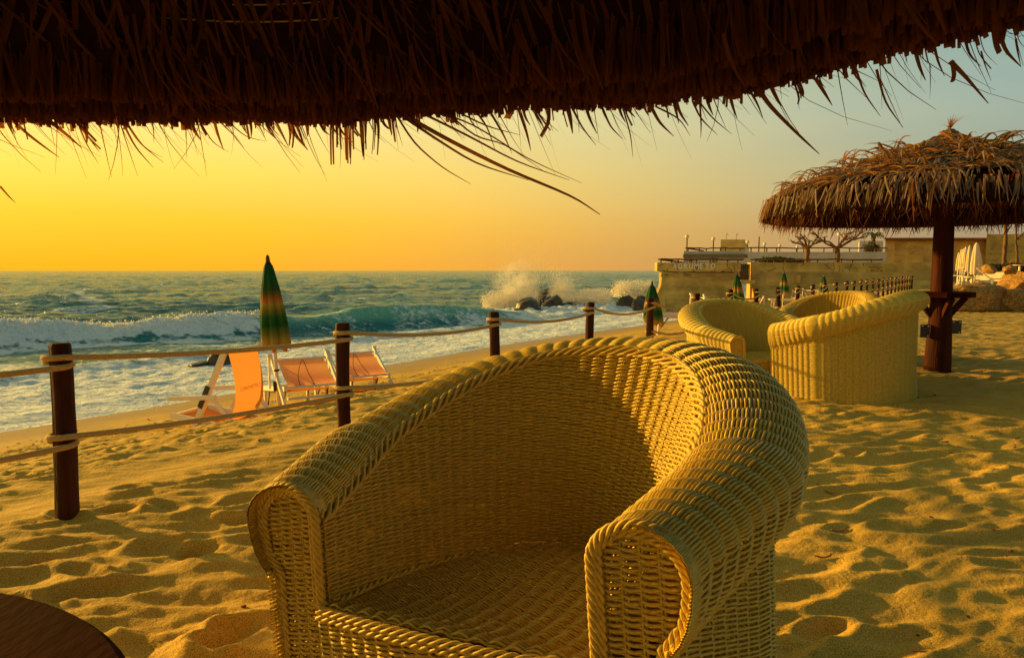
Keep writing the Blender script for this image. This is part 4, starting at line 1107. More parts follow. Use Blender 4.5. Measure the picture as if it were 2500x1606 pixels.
drops('crest_froth', p[m], .008 + .022 * rg.random(m.sum()) ** 2, 'froth flying off the crest of the broken wave')

# ------------------------------------------------------------------ deck chair and sun beds (all look out to sea or back)
def frame_axes(face):                   # local: +p forward, +l to the left of the sitter
    return face
def deck_chair(name, label, loc, rz, sc_=1, cat='deck chair', grp=None):
    """local +X = where the sitter looks"""
    t = thing(name, label, cat, loc, (0, 0, rz), grp); W = .29
    def rails(nm, p, q, w_, wd=.058, ht=.034):
        for s in (-1, 1):
            A = Acc(); A.bar((p[0], s * w_, p[1]), (q[0], s * w_, q[1]), ht, wd, up=(0, 1, 0) if False else (0, 0, 1)); A.build(nm, M['white_frame'], t)
    rails('back_rail', (.36, -.05), (-.24, .93), W)
    rails('seat_rail', (.52, .29), (-.66, -.01), W - .035)
    rails('prop_rail', (-.02, .47), (-.34, .06), W + .03, .04, .022)
    for nm, x, z, w_ in (('top_bar', -.225, .905, W), ('front_bar', .51, .285, W - .03), ('foot_bar', -.64, .005, W - .03), ('cross_bar', -.33, .075, W + .03), ('lower_bar', .31, .03, W)):
        A = Acc(); A.bar((x, -w_, z), (x, w_, z), .04, .026); A.build(nm, M['white_frame'], t)
    for s in (-1, 1):
        A = Acc(); A.bar((.46, s * (W + .045), .475), (-.09, s * (W + .045), .46), .035, .045); ar = A.build('arm_rest', M['white_frame'], t)
        A = Acc(); A.bar((.13, s * (W + .022), .36), (.0, s * (W + .022), .57), .012, .05); A.build('hinge_plate', M['metal'], t)
        for k in (0, 1):
            A = Acc(); A.box((-.40 - .09 * k, s * (W - .035), .085 - .028 * k), (.06, .03, .018)); A.build('notch_block', M['metal'], t)
    f = np.linspace(0, 1, 22); wv = W - .05
    cx = -.225 * (1 - f) ** 2 + 2 * f * (1 - f) * (-.42) + .51 * f ** 2; cz = .90 * (1 - f) ** 2 + 2 * f * (1 - f) * (-.16) + .285 * f ** 2
    cx = np.interp(f, f, cx); l = np.linspace(-wv, wv, 7); V = []
    for sgn in (0, 1):
        V.append(np.stack([np.broadcast_to(cx[:, None], (22, 7)), np.broadcast_to(l[None], (22, 7)), cz[:, None] - .012 * (1 - (l / wv) ** 2)[None] * np.sin(f * 3.1)[:, None] - .004 * sgn], -1))
    A = Acc(); A.grid(V[0].reshape(-1, 3), 22, 7); A.build('canvas', M['canvas'], t, True)
    return t, (cx, cz)
SEA_ANG = math.atan2(FS[1], FS[0])
pd_ = on_z(560, 1058, -.60)
dc, (ccx, ccz) = deck_chair('deck_chair', 'upright white deck chair with a glowing orange canvas sling facing the sea', (-2.93, 7.08, -.63), SEA_ANG + .36)
dc.rotation_euler[1] = .10
# faded print on the sling, seen through from behind
cu = bpy.data.curves.new('print', 'FONT'); cu.body = 'CONCHETTE 2'; cu.size = .052; cu.align_x = 'CENTER'
to = bpy.data.objects.new('tmp', cu); COL.objects.link(to)
me = bpy.data.meshes.new_from_object(to.evaluated_get(bpy.context.evaluated_depsgraph_get())); bpy.data.objects.remove(to)
pr = link('print', me, dc); me.materials.append(M['ink'])
i_ = 5; dxz = Vector((ccx[i_] - ccx[i_ - 1], 0, ccz[i_] - ccz[i_ - 1])).normalized(); yl = Vector((0, -1, 0)); nl = yl.cross(-dxz)
pr.matrix_local = Matrix.Translation((ccx[i_] - .010, 0, ccz[i_])) @ Matrix((( yl.x, -dxz.x, nl.x, 0), (yl.y, -dxz.y, nl.y, 0), (yl.z, -dxz.z, nl.z, 0), (0, 0, 0, 1)))

def sun_bed(label, loc, rz, hood=True, mat='canvas_fade', grp='folding sun beds with raised hoods'):
    """local +X = foot end (out to sea); the hood frame leans over the bed from the head end"""
    t = thing('sun_bed', label, 'sun bed', loc, (0, 0, rz), grp); W = .30; H_ = .30; L0, L1 = -.30, 1.25
    for s in (-1, 1):
        A = Acc(); A.bar((L0, s * W, H_), (L1, s * W, H_), .03, .055); A.build('side_rail', M['white_frame'], t)
        for x in (L0 + .45, L1 - .15):
            A = Acc(); A.bar((x, s * (W - .03), H_), (x + .03, s * (W - .03), -.06), .03, .05); A.build('leg', M['white_frame'], t)
            A = Acc(); A.bar((x + .02, s * (W - .055), .04), (x - .17, s * (W - .055), H_ - .03), .012, .02); A.build('leg_stay', M['metal'], t)
        # hood rail runs on below its pivot as the head-end leg
        A = Acc(); A.bar((L0 + .58, s * (W + .03), H_ + .38), (L0 - .26, s * (W + .03), -.05), .026, .05); A.build('hood_rail', M['white_frame'], t)
        A = Acc(); A.bar((L0 + .57, s * (W + .055), H_ + .38), (L0 + .60, s * (W + .055), H_), .022, .03); A.build('hood_strut', M['white_frame'], t)
        A = Acc(); A.box((L0 + .585, s * (W + .045), H_ + .395), (.035, .05, .035)); A.build('knob', M['white_frame'], t)
    for nm, x, z in (('head_bar', L0, H_ + .01), ('end_bar', L1, H_), ('hood_bar', L0 + .52, H_ + .33), ('ground_bar', L0 - .25, -.035), ('leg_bar', L0 - .09, H_ - .11), ('middle_bar', L0 + .5, H_)):
        A = Acc(); A.bar((x, -W, z), (x, W, z), .045, .026); A.build(nm, M['white_frame'], t)
    f = np.linspace(0, 1, 16); l = np.linspace(-W + .03, W - .03, 7)
    cx = (L0 + .52) * (1 - f) + (L0 + .0) * f; cz = (H_ + .32) * (1 - f) + (H_ + .02) * f + .05 * np.sin(f * np.pi) * (1 - f * .4) - .10 * np.sin(f * np.pi) ** 2 * (f > .0) * .5
    A = Acc(); A.grid(np.stack([np.broadcast_to(cx[:, None], (16, 7)), np.broadcast_to(l, (16, 7)), np.broadcast_to(cz[:, None], (16, 7))], -1).reshape(-1, 3), 16, 7)
    hc = A.build('hood_canvas', M[mat], t, True)
    for s in (0, .13):
        A = Acc(); A.tube(np.stack([cx, -.02 + s * np.sin(f * 1.6) * 1.2, cz + .006], -1), .0035, 4); A.build('draw_cord', M['rust'], hc, True)
    cx = np.linspace(L0 + .02, L1 - .02, 16); cz = H_ - .01 - .05 * np.sin(f * np.pi)
    A = Acc(); A.grid(np.stack([np.broadcast_to(cx[:, None], (16, 7)), np.broadcast_to(l, (16, 7)), np.broadcast_to(cz[:, None], (16, 7))], -1).reshape(-1, 3), 16, 7)
    A.build('bed_canvas', M['canvas'], t, True)
    return t
def bed_at(u, v, z): 
    p = on_z(u, v, z); return (p[0], p[1], ground_z(p[0], p[1]) - .02)
b1 = sun_bed('folding sun bed with its faded orange hood tilted up, next to the deck chair', bed_at(752, 1006, -.55), SEA_ANG - .45)
b2 = sun_bed('folding sun bed with a raised orange hood, behind the second fence post', bed_at(882, 974, -.62), SEA_ANG - .40)
for b_ in (b1, b2): b_.rotation_euler[1] = .14

# ------------------------------------------------------------------ folded parasols
def parasol_mesh(L=.98, r1=.15, seed=0):
    n = 48; zs = np.linspace(0, 1, 18); a = np.arange(n) * 2 * np.pi / n
    rr = np.interp(zs, [0, .06, .3, .65, .93, 1], [r1 * .94, r1, r1 * .92, r1 * .70, r1 * .42, .022])
    pl = 1 + .36 * (np.abs(np.cos(4 * a + seed + .4 * np.sin(a)))[:, None] - .5) * 2 * (1 - zs ** 3)[None] * .8 + .08 * np.cos(16 * a + 1)[:, None] * (1 - zs)[None]
    sk = 1 + .25 * np.cos(a - 5.6 + seed)[:, None] * (1 - zs)[None]
    z = zs[None] * L - .05 * np.cos(8 * a + seed)[:, None] * ((1 - zs) ** 6)[None] * .8 - .03 * np.cos(a + 1.)[:, None] * ((1 - zs) ** 3)[None]
    V = np.stack([rr[None] * pl * sk * np.cos(a)[:, None], rr[None] * pl * sk * np.sin(a)[:, None], np.broadcast_to(z, (n, 18))], -1)
    A = Acc(); A.grid(V, n, 18, True)
    inn = V[:, 0]; A.add(np.vstack([inn, [[0, 0, .12]]]), T=[[i, n, (i + 1) % n] for i in range(n)])
    return A
def parasol(label, base, top, Lc, r1, mat, grp, tilt=(0, 0), pole=.021, seed=0, clamp=True, polemat='white_frame'):
    h = top - base[2]
    t = thing('folded_parasol', label, 'parasol', tuple(base), (tilt[0], tilt[1], seed), grp)
    A = Acc(); A.tube(np.array([(0, 0, -.35), (0, 0, h * .5), (0, 0, h - .03)]), pole, 10); A.build('pole', M[polemat], t, True)
    o = parasol_mesh(Lc, r1, seed).build('canopy', mat, t, True); o.location = (0, 0, h - Lc - .03)
    A = Acc(); A.lathe([(0, h - .05), (.018, h - .05), (.024, h - .02), (.02, h + .02), (.008, h + .04), (0, h + .045)], 10); A.build('finial', M['timber'], t, True)
    if clamp:
        A = Acc(); A.box((-.03, -.03, (h - Lc) * .42), (.03, .035, .11)); A.build('tilt_clamp', M['metal'], t)
        A = Acc(); A.tube(np.array([(0, 0, (h - Lc) * .62), (0, 0, (h - Lc) * .62 + .02)]), pole * 1.5, 10); A.build('collar', M['metal'], t, True)
    return t
def parasol_px(label, u, vt, vb, d, mat, grp, r1=.15, seed=0, tilt=(0, 0), zb=None):
    p = at_y(u, vt, d); top = p[2]; Lc = (vb - vt) * d / FPX
    gz = ground_z(p[0], p[1]) if zb is None else zb
    return parasol(label, (p[0], p[1], gz), top, Lc, r1, mat, grp, tilt, .021 * max(1, d / 22), seed)
GP = 'folded green and orange striped parasols'
parasol_px('folded green and orange striped parasol standing beside the deck chair', 672, 631, 838, 7.75, M['parasol'], GP, .125, .3, (0, -.045))
parasol_px('folded green striped parasol partly behind a fence post near the water', 1592, 692, 784, 12.4, M['parasol'], GP, .145, 1.2)
parasol_px('folded green striped parasol in front of the dark gate of the sea wall', 1803, 668, 745, 21.5, M['parasol'], GP, .17, 2.1, (0, .04))
parasol_px('folded green striped parasol with its white pole showing, before the cracked wall', 1914, 664, 718, 29.5, M['parasol'], GP, .17, .8)
parasol_px('small distant folded green striped parasol before the cracked wall', 2011, 672, 714, 35, M['parasol'], GP, .17, 1.7)
GW_ = 'folded white parasols among the loungers'
for i, (u, vt, vb, d, lab) in enumerate(((2384.6, 591, 668, 38, 'largest folded white parasol, nearest the boulders'), (2368, 598, 662, 42.3, 'folded white parasol, second from the boulders'), (2358.6, 601, 656, 44.4, 'folded white parasol, third from the boulders'),
        (2353, 606, 655, 48.5, 'folded white parasol, fourth from the boulders'), (2348, 608, 655, 50.4, 'folded white parasol, fifth from the boulders'), (2341, 616, 660, 58, 'folded white parasol farthest from the boulders, next to the umbrella post'))):
    parasol_px(lab, u, vt, vb, d, M['white_cloth'], GW_, .25 if i == 0 else .18, i * 1.1, (0, 0), .1)

# ------------------------------------------------------------------ white loungers and tables by the house
def lounger(label, p, rz, bk=.75):
    t = thing('sun_lounger', label, 'sun lounger', p, (0, 0, rz), 'white sun loungers by the boulders'); W = .33
    A = Acc(); A.box((0.1, 0, .33), (1.3, .66, .05)); A.build('bed', M['white_cloth'], t)
    A = Acc(); A.bar((.75, 0, .35), (.75 + .75 * math.cos(bk), 0, .35 + .75 * math.sin(bk)), .62, .05); A.build('backrest', M['white_cloth'], t)
    for x in (-.45, .65):
        for s in (-1, 1):
            A = Acc(); A.bar((x, s * W * .9, .31), (x, s * W * .9, -.1), .05, .05); A.build('leg', M['white_frame'], t)
    return t
def table(label, p, r=.33, h=.62):
    t = thing('side_table', label, 'table', p, (0, 0, 0), 'white round side tables')
    A = Acc(); A.lathe([(0, h - .03), (r, h - .03), (r, h), (0, h)], 20); A.build('table_top', M['white_frame'], t)
    A = Acc(); A.lathe([(.05, h - .03), (.05, .05), (.2, -.05)], 12); A.build('leg', M['white_frame'], t, True)
    return t
for i, (u, v, d, rz, lab) in enumerate(((2415, 702, 36, .15, 'white lounger nearest the boulders with its back raised'), (2396, 696, 39, .2, 'white lounger with raised back under the largest white parasol'), (2378, 690, 43, .2, 'white lounger with raised back, third in the row'), (2364, 686, 47, .25, 'white lounger with raised back, fourth in the row'))):
    p = at_y(u, v, d); lounger(lab, (p[0], p[1], .12), rz)
p = at_y(2462, 690, 33); l5 = lounger('pale folding chair standing among the boulders at the flower bed', (p[0], p[1], .35), 2.6)
for i, (u, d, lab) in enumerate(((2372, 35.5, 'white side table nearest the boulders'), (2360, 39, 'white side table second from the boulders'), (2350, 43, 'white side table third from the boulders'), (2338, 47, 'white side table next to the umbrella post'), (2487, 34, 'white side table with a red pot beside the flower bed'))):
    p = at_y(u, 690, d); table(lab, (p[0], p[1], .14 if i < 4 else .75))
p = at_y(2368, 724, 22); A = Acc(); A.box((p[0], p[1], .09), (1.6, 1.3, .2)); tag(A.build('pavement_slab', M['whitewash']), 'sunlit pale slab behind the biggest boulder', 'slab')

# ------------------------------------------------------------------ sea wall with its lettering
WY = 40.0
def X_at(u, d): return (u - 1250) / FPX * d * 1.0 / (math.cos(TILT) + (803 - 660) / FPX * math.sin(TILT)) * (math.cos(TILT) + (803 - 660) / FPX * math.sin(TILT))
def Zv(v, d): return at_y(1250, v, d)[2]
def extrude(A, prof, x0, x1, y):
    """profile of (dy, z) run from x0 to x1"""
    prof = np.asarray(prof, float); n = len(prof)
    V = np.vstack([np.c_[np.full(n, x), y + prof[:, 0], prof[:, 1]] for x in (x0, x1)])
    A.add(V, [[i, (i + 1) % n, n + (i + 1) % n, n + i] for i in range(n)], [[0, i + 1, i] for i in range(1, n - 1)] + [[n, n + i, n + i + 1] for i in range(1, n - 1)])
xl, xr = X_at(1603, WY), X_at(1806, WY)
wall = thing('sea_wall', 'cracked ochre sea wall block with white painted capital letters', 'wall', (xl, WY, SEA_Z))
zt, zc, zb_ = Zv(641, WY) - SEA_Z, Zv(662, WY) - SEA_Z, -.6
A = Acc(); A.box(((xr - xl) / 2, .35, (zt + zc) / 2), (xr - xl, .7, zt - zc)); A.build('parapet', M['plaster'], wall)
A = Acc(); z2, z3 = Zv(673, WY) - SEA_Z, Zv(714, WY) - SEA_Z
A.box(((xr - xl) / 2 + .12, .38, (zc + z2) / 2), (xr - xl - .28, .62, zc - z2)); A.box(((xr - xl) / 2 + .12, .37, z2 - .03), (xr - xl - .20, .70, .05)); A.build('string_course', M['plaster_pale'], wall)
# battered lower face, its seaward end sweeping out to the water
A = Acc(); n = 14; f = np.linspace(0, 1, n); zz = z2 - .055 + (zb_ - z2) * f
xe = .30 - .62 * np.clip((f - .15) / .5, 0, 1) ** 1.5 - .2 * f
V = []
for yy0, out_ in ((.10, 1), (.75, 0)): V.append(np.stack([xe, yy0 - .16 * f * out_, zz], -1))
for yy0, out_ in ((.75, 0), (.10, 1)): V.append(np.stack([np.full(n, xr - xl - .02), yy0 - .16 * f * out_, zz], -1))
ring = np.stack(V, 0); A.grid(ring.reshape(-1, 3), 4, n, True); A.build('lower_wall', M['plaster'], wall, False)
for (u0, u1) in ((1606, 1622), (1738, 1757), (1800, 1812)):
    A = Acc(); a0, a1 = X_at(u0, WY) - xl, X_at(u1, WY) - xl; h = z3
    V = np.array([(a0, .1, h), (a1, .1, h), (a1 + .04, -.75, zb_), (a0 - .12, -.75, zb_), (a0, .1, zb_), (a1, .1, zb_)])
    A.add(V, [[0, 1, 2, 3], [3, 2, 5, 4]], [[0, 3, 4], [1, 5, 2]]); A.build('buttress', M['plaster'], wall)
for ch, u0, u1 in (('A', 1642, 1650), ('G', 1654, 1664), ('R', 1667, 1677), ('U', 1680, 1690), ('M', 1693, 1704), ('E', 1706, 1715), ('T', 1719, 1729), ('O', 1733, 1744)):
    cu = bpy.data.curves.new('letter', 'FONT'); cu.body = ch; cu.extrude = .012; cu.offset = .025; cu.size = 1
    to = bpy.data.objects.new('tmp', cu); COL.objects.link(to); dg = bpy.context.evaluated_depsgraph_get()
    me = bpy.data.meshes.new_from_object(to.evaluated_get(dg)); bpy.data.objects.remove(to)
    co = np.array([v.co[:] for v in me.vertices]); lo, hi = co.min(0), co.max(0)
    z0, z1 = Zv(656.5, WY) - SEA_Z, Zv(642.8, WY) - SEA_Z; x0, x1 = X_at(u0, WY) - xl, X_at(u1, WY) - xl
    if ch == 'A': z1 -= .03
    co = (co - lo) / (hi - lo + 1e-9)
    for v, c in zip(me.vertices, co): v.co = (x0 + c[0] * (x1 - x0), -.012 - .012 * c[2], z0 + c[1] * (z1 - z0))
    me.materials.append(M['letter']); link('letter', me, wall)
for u in (1652, 1699, 1743):
    A = Acc(); A.lathe([(0, 0), (.035, 0), (.03, .02), (0, .02)], 8); o = A.build('drain_hole', M['metal'], wall); o.location = (X_at(u, WY) - xl, -.003, Zv(657, WY) - SEA_Z); o.rotation_euler = (math.pi / 2, 0, 0)
def crack(parent, pts, y, org, r=.018):
    P = np.array([(X_at(u, y) - org[0], -.002, Zv(v, y) - org[2]) for u, v in pts]); n = len(P)
    f = np.linspace(0, n - 1, 4 * n); Q = np.stack([np.interp(f, range(n), P[:, k]) for k in range(3)], -1)
    Q[:, 0] += .03 * np.sin(f * 9.1 + pts[0][0]); Q[:, 2] += .025 * np.sin(f * 7.3 + pts[0][1])
    A = Acc(); A.tube(Q, r * (.6 + .4 * np.sin(f * 2.1) ** 2), 4); A.build('crack', M['crack'], parent)
org = (xl, WY, SEA_Z)
for pts in ([(1610, 660), (1640, 664), (1690, 665), (1740, 666), (1790, 665)], [(1605, 650), (1616, 645), (1625, 642)], [(1627, 662), (1629, 656)], [(1772, 642), (1774, 650), (1780, 656), (1758, 663)], [(1789, 643), (1790, 655), (1793, 665)], [(1780, 656), (1786, 660), (1779, 665)], [(1690, 658), (1694, 664)]): crack(wall, pts, WY, org)
A = Acc(); p0 = [X_at(u, WY) - xl for u in (1750, 1776, 1778, 1752)]; q0 = [Zv(v, WY) - SEA_Z for v in (659, 655, 657, 664)]
A.add([(x, -.05, z) for x, z in zip(p0, q0)] + [(x, .02, z) for x, z in zip(p0, q0)], [[0, 1, 2, 3], [0, 4, 5, 1], [1, 5, 6, 2], [2, 6, 7, 3], [3, 7, 4, 0]]); A.build('plaster_flap', M['plaster_pale'], wall)

WY2 = 41.5
x0, x1 = X_at(1830, WY2), X_at(2300, WY2)
w2 = thing('garden_wall', 'long ochre garden wall covered with branching cracks, behind the rope fence', 'wall', (x0, WY2, SEA_Z))
zt2 = Zv(641, WY2) - SEA_Z
A = Acc(); A.box(((x1 - x0) / 2, .3, (zt2 - .8) / 2), (x1 - x0, .6, zt2 + .8)); A.build('wall_face', M['plaster'], w2)
A = Acc(); zs_ = Zv(664, WY2) - SEA_Z; A.box(((x1 - x0) / 2, .28, (zs_ - .8) / 2), (x1 - x0 + .02, .62, zs_ + .8)); A.build('lower_course', M['plaster_pale'], w2)
# sloping plinth under the wall that meets the sand
A = Acc(); V = []
for x, zz in ((0.1, Zv(699, WY2) - SEA_Z), (x1 - x0, Zv(683, WY2) - SEA_Z)): V += [(x, -.03, zz), (x, -.9, zz - 1.1), (x, -.9, -.8), (x, .1, -.8), (x, .1, zz)]
A.add(V, [[i, (i + 1) % 5, 5 + (i + 1) % 5, 5 + i] for i in range(5)], [[0, 2, 1], [0, 3, 2], [0, 4, 3], [5, 6, 7], [5, 7, 8], [5, 8, 9]]); A.build('plinth', M['plaster'], w2)
A = Acc(); A.box((X_at(1833, WY2) - x0, -.25, Zv(679, WY2) - SEA_Z), (.34, .6, .75)); A.build('gate_pier', M['plaster_pale'], w2)
org = (x0, WY2, SEA_Z)
for pts in ([(1840, 665), (1890, 665), (1950, 667), (2010, 665), (2070, 666)], [(1855, 700), (1858, 675), (1865, 668), (1880, 660), (1890, 655)], [(1862, 690), (1872, 682), (1884, 672), (1890, 665)], [(1878, 684), (1872, 676)], [(1884, 672), (1892, 678)],
            [(1890, 672), (1900, 676), (1915, 668), (1935, 664)], [(2030, 642), (2034, 655), (2030, 668), (2034, 680), (2030, 690)], [(2010, 645), (2024, 656), (2032, 660)], [(2032, 672), (2040, 676)], [(2060, 650), (2066, 655), (2088, 652), (2090, 668), (2092, 676)], [(2044, 646), (2048, 660), (2040, 668)], [(1910, 642), (1909, 662)], [(2120, 650), (2140, 654), (2150, 664)], [(2118, 645), (2124, 660), (2140, 662)]): crack(w2, pts, WY2, org, .016)
A = Acc(); A.box((X_at(1945, WY2) - x0, -.10, Zv(681, WY2) - SEA_Z), (.20, .2, .46)); A.build('drain_pipe', M['plaster'], w2)

rgc = np.random.default_rng(91)
def branchy(parent, u0, v0, u1, v1, y, org, n):
    for k in range(n):
        u, v = rgc.uniform(u0, u1), rgc.uniform(v0, v1); a = rgc.uniform(0, 6.28); pts = [(u, v)]
        for j in range(4): a += rgc.normal(0, .7); l = rgc.uniform(3, 7); u, v = min(u1, max(u0, u + l * math.cos(a))), min(v1, max(v0, v + l * .7 * math.sin(a))); pts.append((u, v))
        crack(parent, pts, y, org, .011)
branchy(w2, 1842, 645, 2150, 684, WY2, (x0, WY2, SEA_Z), 26)
branchy(wall, 1620, 662, 1795, 672, WY, (xl, WY, SEA_Z), 7)

# gate between the two
gate = thing('garden_gate', 'dark plank gate between the lettered wall and the cracked wall', 'gate', (X_at(1808, 41), 41.2, Zv(684, 41)))
gw = X_at(1831, 41) - X_at(1806, 41); gh = Zv(644, 41) - Zv(684, 41)
for k in range(9):
    A = Acc(); A.box((-.04 + gw * (k + .5) / 9, .02 * (k % 2), gh / 2), (gw / 9 - .008, .03, gh * (1 - .015 * (k % 3)))); A.build('plank', M['timber'], gate)
for z in (.25, .8):
    A = Acc(); A.box((-.04 + gw / 2, .045, gh * z), (gw, .04, .07)); A.build('ledge', M['timber'], gate)
A = Acc(); A.box((gw / 2 - .05, -.3, -.10), (gw + .2, .9, .22)); A.build('step', M['plaster_pale'], gate)
A = Acc(); A.box((-.075, 0, gh / 2), (.05, .12, gh)); A.build('gate_post', M['rust'], gate)

# ------------------------------------------------------------------ terraces behind the wall
def block(name, label, cat, u0, u1, v0, v1, d, depth, mat, extra=0):
    xa, xb = X_at(u0, d), X_at(u1, d); zt_, zb2 = Zv(v0, d), Zv(v1, d) - extra
    t = thing(name, label, cat, ((xa + xb) / 2, d, zb2)); A = Acc(); hw = (xb - xa) / 2; k_ = (d + depth) / d; xm = (xa + xb) / 2; bl = min(xa * k_ + .25, xb - .2) - xm; br = max(hw, bl + .4); hz_ = zt_ - zb2
    A.add([(-hw, 0, 0), (hw, 0, 0), (br, depth, 0), (bl, depth, 0), (-hw, 0, hz_), (hw, 0, hz_), (br, depth, hz_), (bl, depth, hz_)], [[0, 1, 5, 4], [1, 2, 6, 5], [2, 3, 7, 6], [3, 0, 4, 7], [4, 5, 6, 7]]); A.build('wall', mat, t)
    return t, (xa, xb, zt_, zb2)
t, (xa, xb, za_, zz_) = block('terrace_house', 'low terrace building with a rubble stone band above the lettered wall', 'building', 1667, 1817, 613, 641, 56, 1.2, M['whitewash'], 1.5)
s0, s1 = Zv(621, 56), Zv(630, 56)
A = Acc(); A.box((0, -.12, (s0 + s1) / 2 - zz_), (xb - xa + .2, .3, s0 - s1)); A.build('stone_band', M['stone'], t)
rg = np.random.default_rng(31); sm_ = []
for k in range(5):
    import bmesh
    bm = bmesh.new(); bmesh.ops.create_icosphere(bm, subdivisions=1, radius=.5)
    for v in bm.verts: v.co = Vector((v.co.x * rg.uniform(.8, 1.2), v.co.y * .5, v.co.z * rg.uniform(.7, 1.1)))
    m_ = bpy.data.meshes.new('stone'); bm.to_mesh(m_); bm.free(); m_.materials.append(M['stone']); sm_.append(m_)
for r_ in range(2):
    x = -(xb - xa) / 2
    while x < (xb - xa) / 2 - .1:
        w_ = rg.uniform(.14, .26); o = link('stone', sm_[rg.integers(5)], t); o.location = (x + w_ / 2, -.27, s1 - zz_ + (.25 + .5 * r_) * (s0 - s1)); o.scale = (w_, .2, (s0 - s1) * .52); x += w_
for u in (1680, 1741):
    A = Acc(); A.box((X_at(u, 56) - (xa + xb) / 2, -.2, Zv(636, 56) - zz_), (.26, .3, .5)); A.build('stone_pier', M['stone'], t)
t, _ = block('roof_box', 'square cream stair house with two shower pipes on its flat roof', 'building', 1756, 1815, 585, 616, 60, 3.2, M['plaster_pale'], .3)
zr = Zv(585, 60) - t.location.z
A = Acc(); V = []; xs_ = X_at(1815, 60) - t.location.x
for yy0 in (.2, 3.): V += [(xs_, yy0, zr), (xs_ + .12, yy0, zr * .75), (xs_ + .45, yy0, zr * .35), (xs_ + .45, yy0, 0), (xs_, yy0, 0)]
A.add(V, [[i, (i + 1) % 5, 5 + (i + 1) % 5, 5 + i] for i in range(5)], [[0, 2, 1], [0, 3, 2], [0, 4, 3], [5, 6, 7], [5, 7, 8], [5, 8, 9]]); A.build('side_ramp', M['whitewash'], t)
for k, u in enumerate((1773, 1797.5)):
    p = at_y(u, 585, 60.6); A = Acc(); h = (585 - 571.5) * 60.6 / FPX; f = np.linspace(0, np.pi * 1.05, 8)
    A.tube(np.vstack([[(0, 0, -.05), (0, 0, h * .6)], np.stack([.07 - .07 * np.cos(f), 0 * f, h * .86 + .09 * np.sin(f)], -1), [(.15, 0, h * .72)]]), .018, 6)
    o = A.build('shower_pipe', M['rust'], None, True); o.location = (p[0], p[1], p[2]); tag(o, ['bent shower pipe on the stair house roof, on the side of the sea', 'bent shower pipe on the stair house roof, on the garden side'][k], 'pipe', 'shower pipes on the stair house')
block('terrace_wall', 'long whitewashed terrace wall in shade behind the bare trees', 'wall', 1817, 2160, 615, 645, 58, .4, M['whitewash'], 1.0)
block('villa', 'white flat-roofed villa far behind the garden trees', 'building', 2092, 2150, 588, 622, 90, 6, M['whitewash'], 1.0)
def railing(label, pts, d, top_v, n, post_h, broken=False, double=False):
    """pts: (u0,u1); rustic rail of round poles"""
    u0, u1 = pts; xa, xb = X_at(u0, d), X_at(u1, d); z = Zv(top_v, d)
    t = thing('pole_railing', label, 'railing', (xa, d, z - post_h))
    L = xb - xa; f = np.linspace(0, 1, 24)
    A = Acc(); A.tube(np.stack([L * f, 0 * f, post_h + .02 * np.sin(f * 13) + .015 * np.sin(f * 31)], -1), .055, 6); A.build('top_rail', M['timber'], t, True)
    for k in range(n):
        x = L * (k + .3 + .25 * math.sin(k * 2.7)) / n; A = Acc(); A.tube(np.array([(x, 0, 0), (x + .02 * math.sin(k), 0, post_h * .5), (x, 0, post_h)]), .048, 6); A.build('baluster', M['timber'], t, True)
    if broken:
        A = Acc(); A.tube(np.array([(.2, .05, post_h - .02), (L * .18, .05, post_h - .12), (L * .32, .05, post_h - .22)]), .06, 6); A.build('fallen_rail', M['timber'], t, True)
    return t
railing('rustic pole railing along the top of the lettered wall', (1605, 1812), 46, 633.5, 9, .55, True)
railing('rustic pole railing along the top of the cracked wall', (1830, 2150), 47, 634, 8, .55)
railing('rustic pole railing on the flat roof around the stair house', (1670, 1815), 57.5, 606, 6, .6, True)
railing('rustic pole railing on top of the whitewashed terrace wall', (1820, 2160), 59, 605.5, 10, .6)
def lamp(label, u, vt, d, h=3.0):
    p = at_y(u, vt, d); t = thing('globe_lamp', label, 'lamp', (p[0], p[1], p[2] - h), group='globe lamps on the terrace')
    A = Acc(); A.tube(np.array([(0, 0, 0), (0, 0, h * .5), (0, 0, h - .12)]), .06, 8); A.build('lamp_post', M['rust'], t, True)
    A = Acc(); f = np.linspace(-np.pi / 2, np.pi / 2, 9); A.lathe(np.stack([.20 * np.cos(f) + 1e-4, h + .20 * np.sin(f)], -1), 14); A.build('globe', M['globe'], t, True)
    A = Acc(); A.lathe([(.03, h - .2), (.07, h - .16), (.07, h - .13), (.01, h - .13)], 10); A.build('collar', M['rust'], t, True)
for a in (('globe lamp at the seaward end of the roof terrace', 1677.5, 578, 62), ('globe lamp between the roof end and the stair house', 1742, 583.5, 68), ('globe lamp just inland of the stair house', 1825, 592, 70), ('globe lamp, second inland of the stair house', 1867, 596, 76),
          ('globe lamp, third inland of the stair house', 1904, 599.5, 84), ('globe lamp beside the first bare tree', 1946.5, 603, 92), ('globe lamp seen through the crown of the second bare tree', 2048.5, 572, 66)): lamp(*a)
p = at_y(1853.5, 578, 60); A = Acc(); A.tube(np.array([(0, 0, -1.6), (0, 0, 0)]), .05, 8); o = A.build('flag_pole', M['rust'], None, True); o.location = tuple(p); tag(o, 'bare dark pole rising from the terrace railing', 'pole')

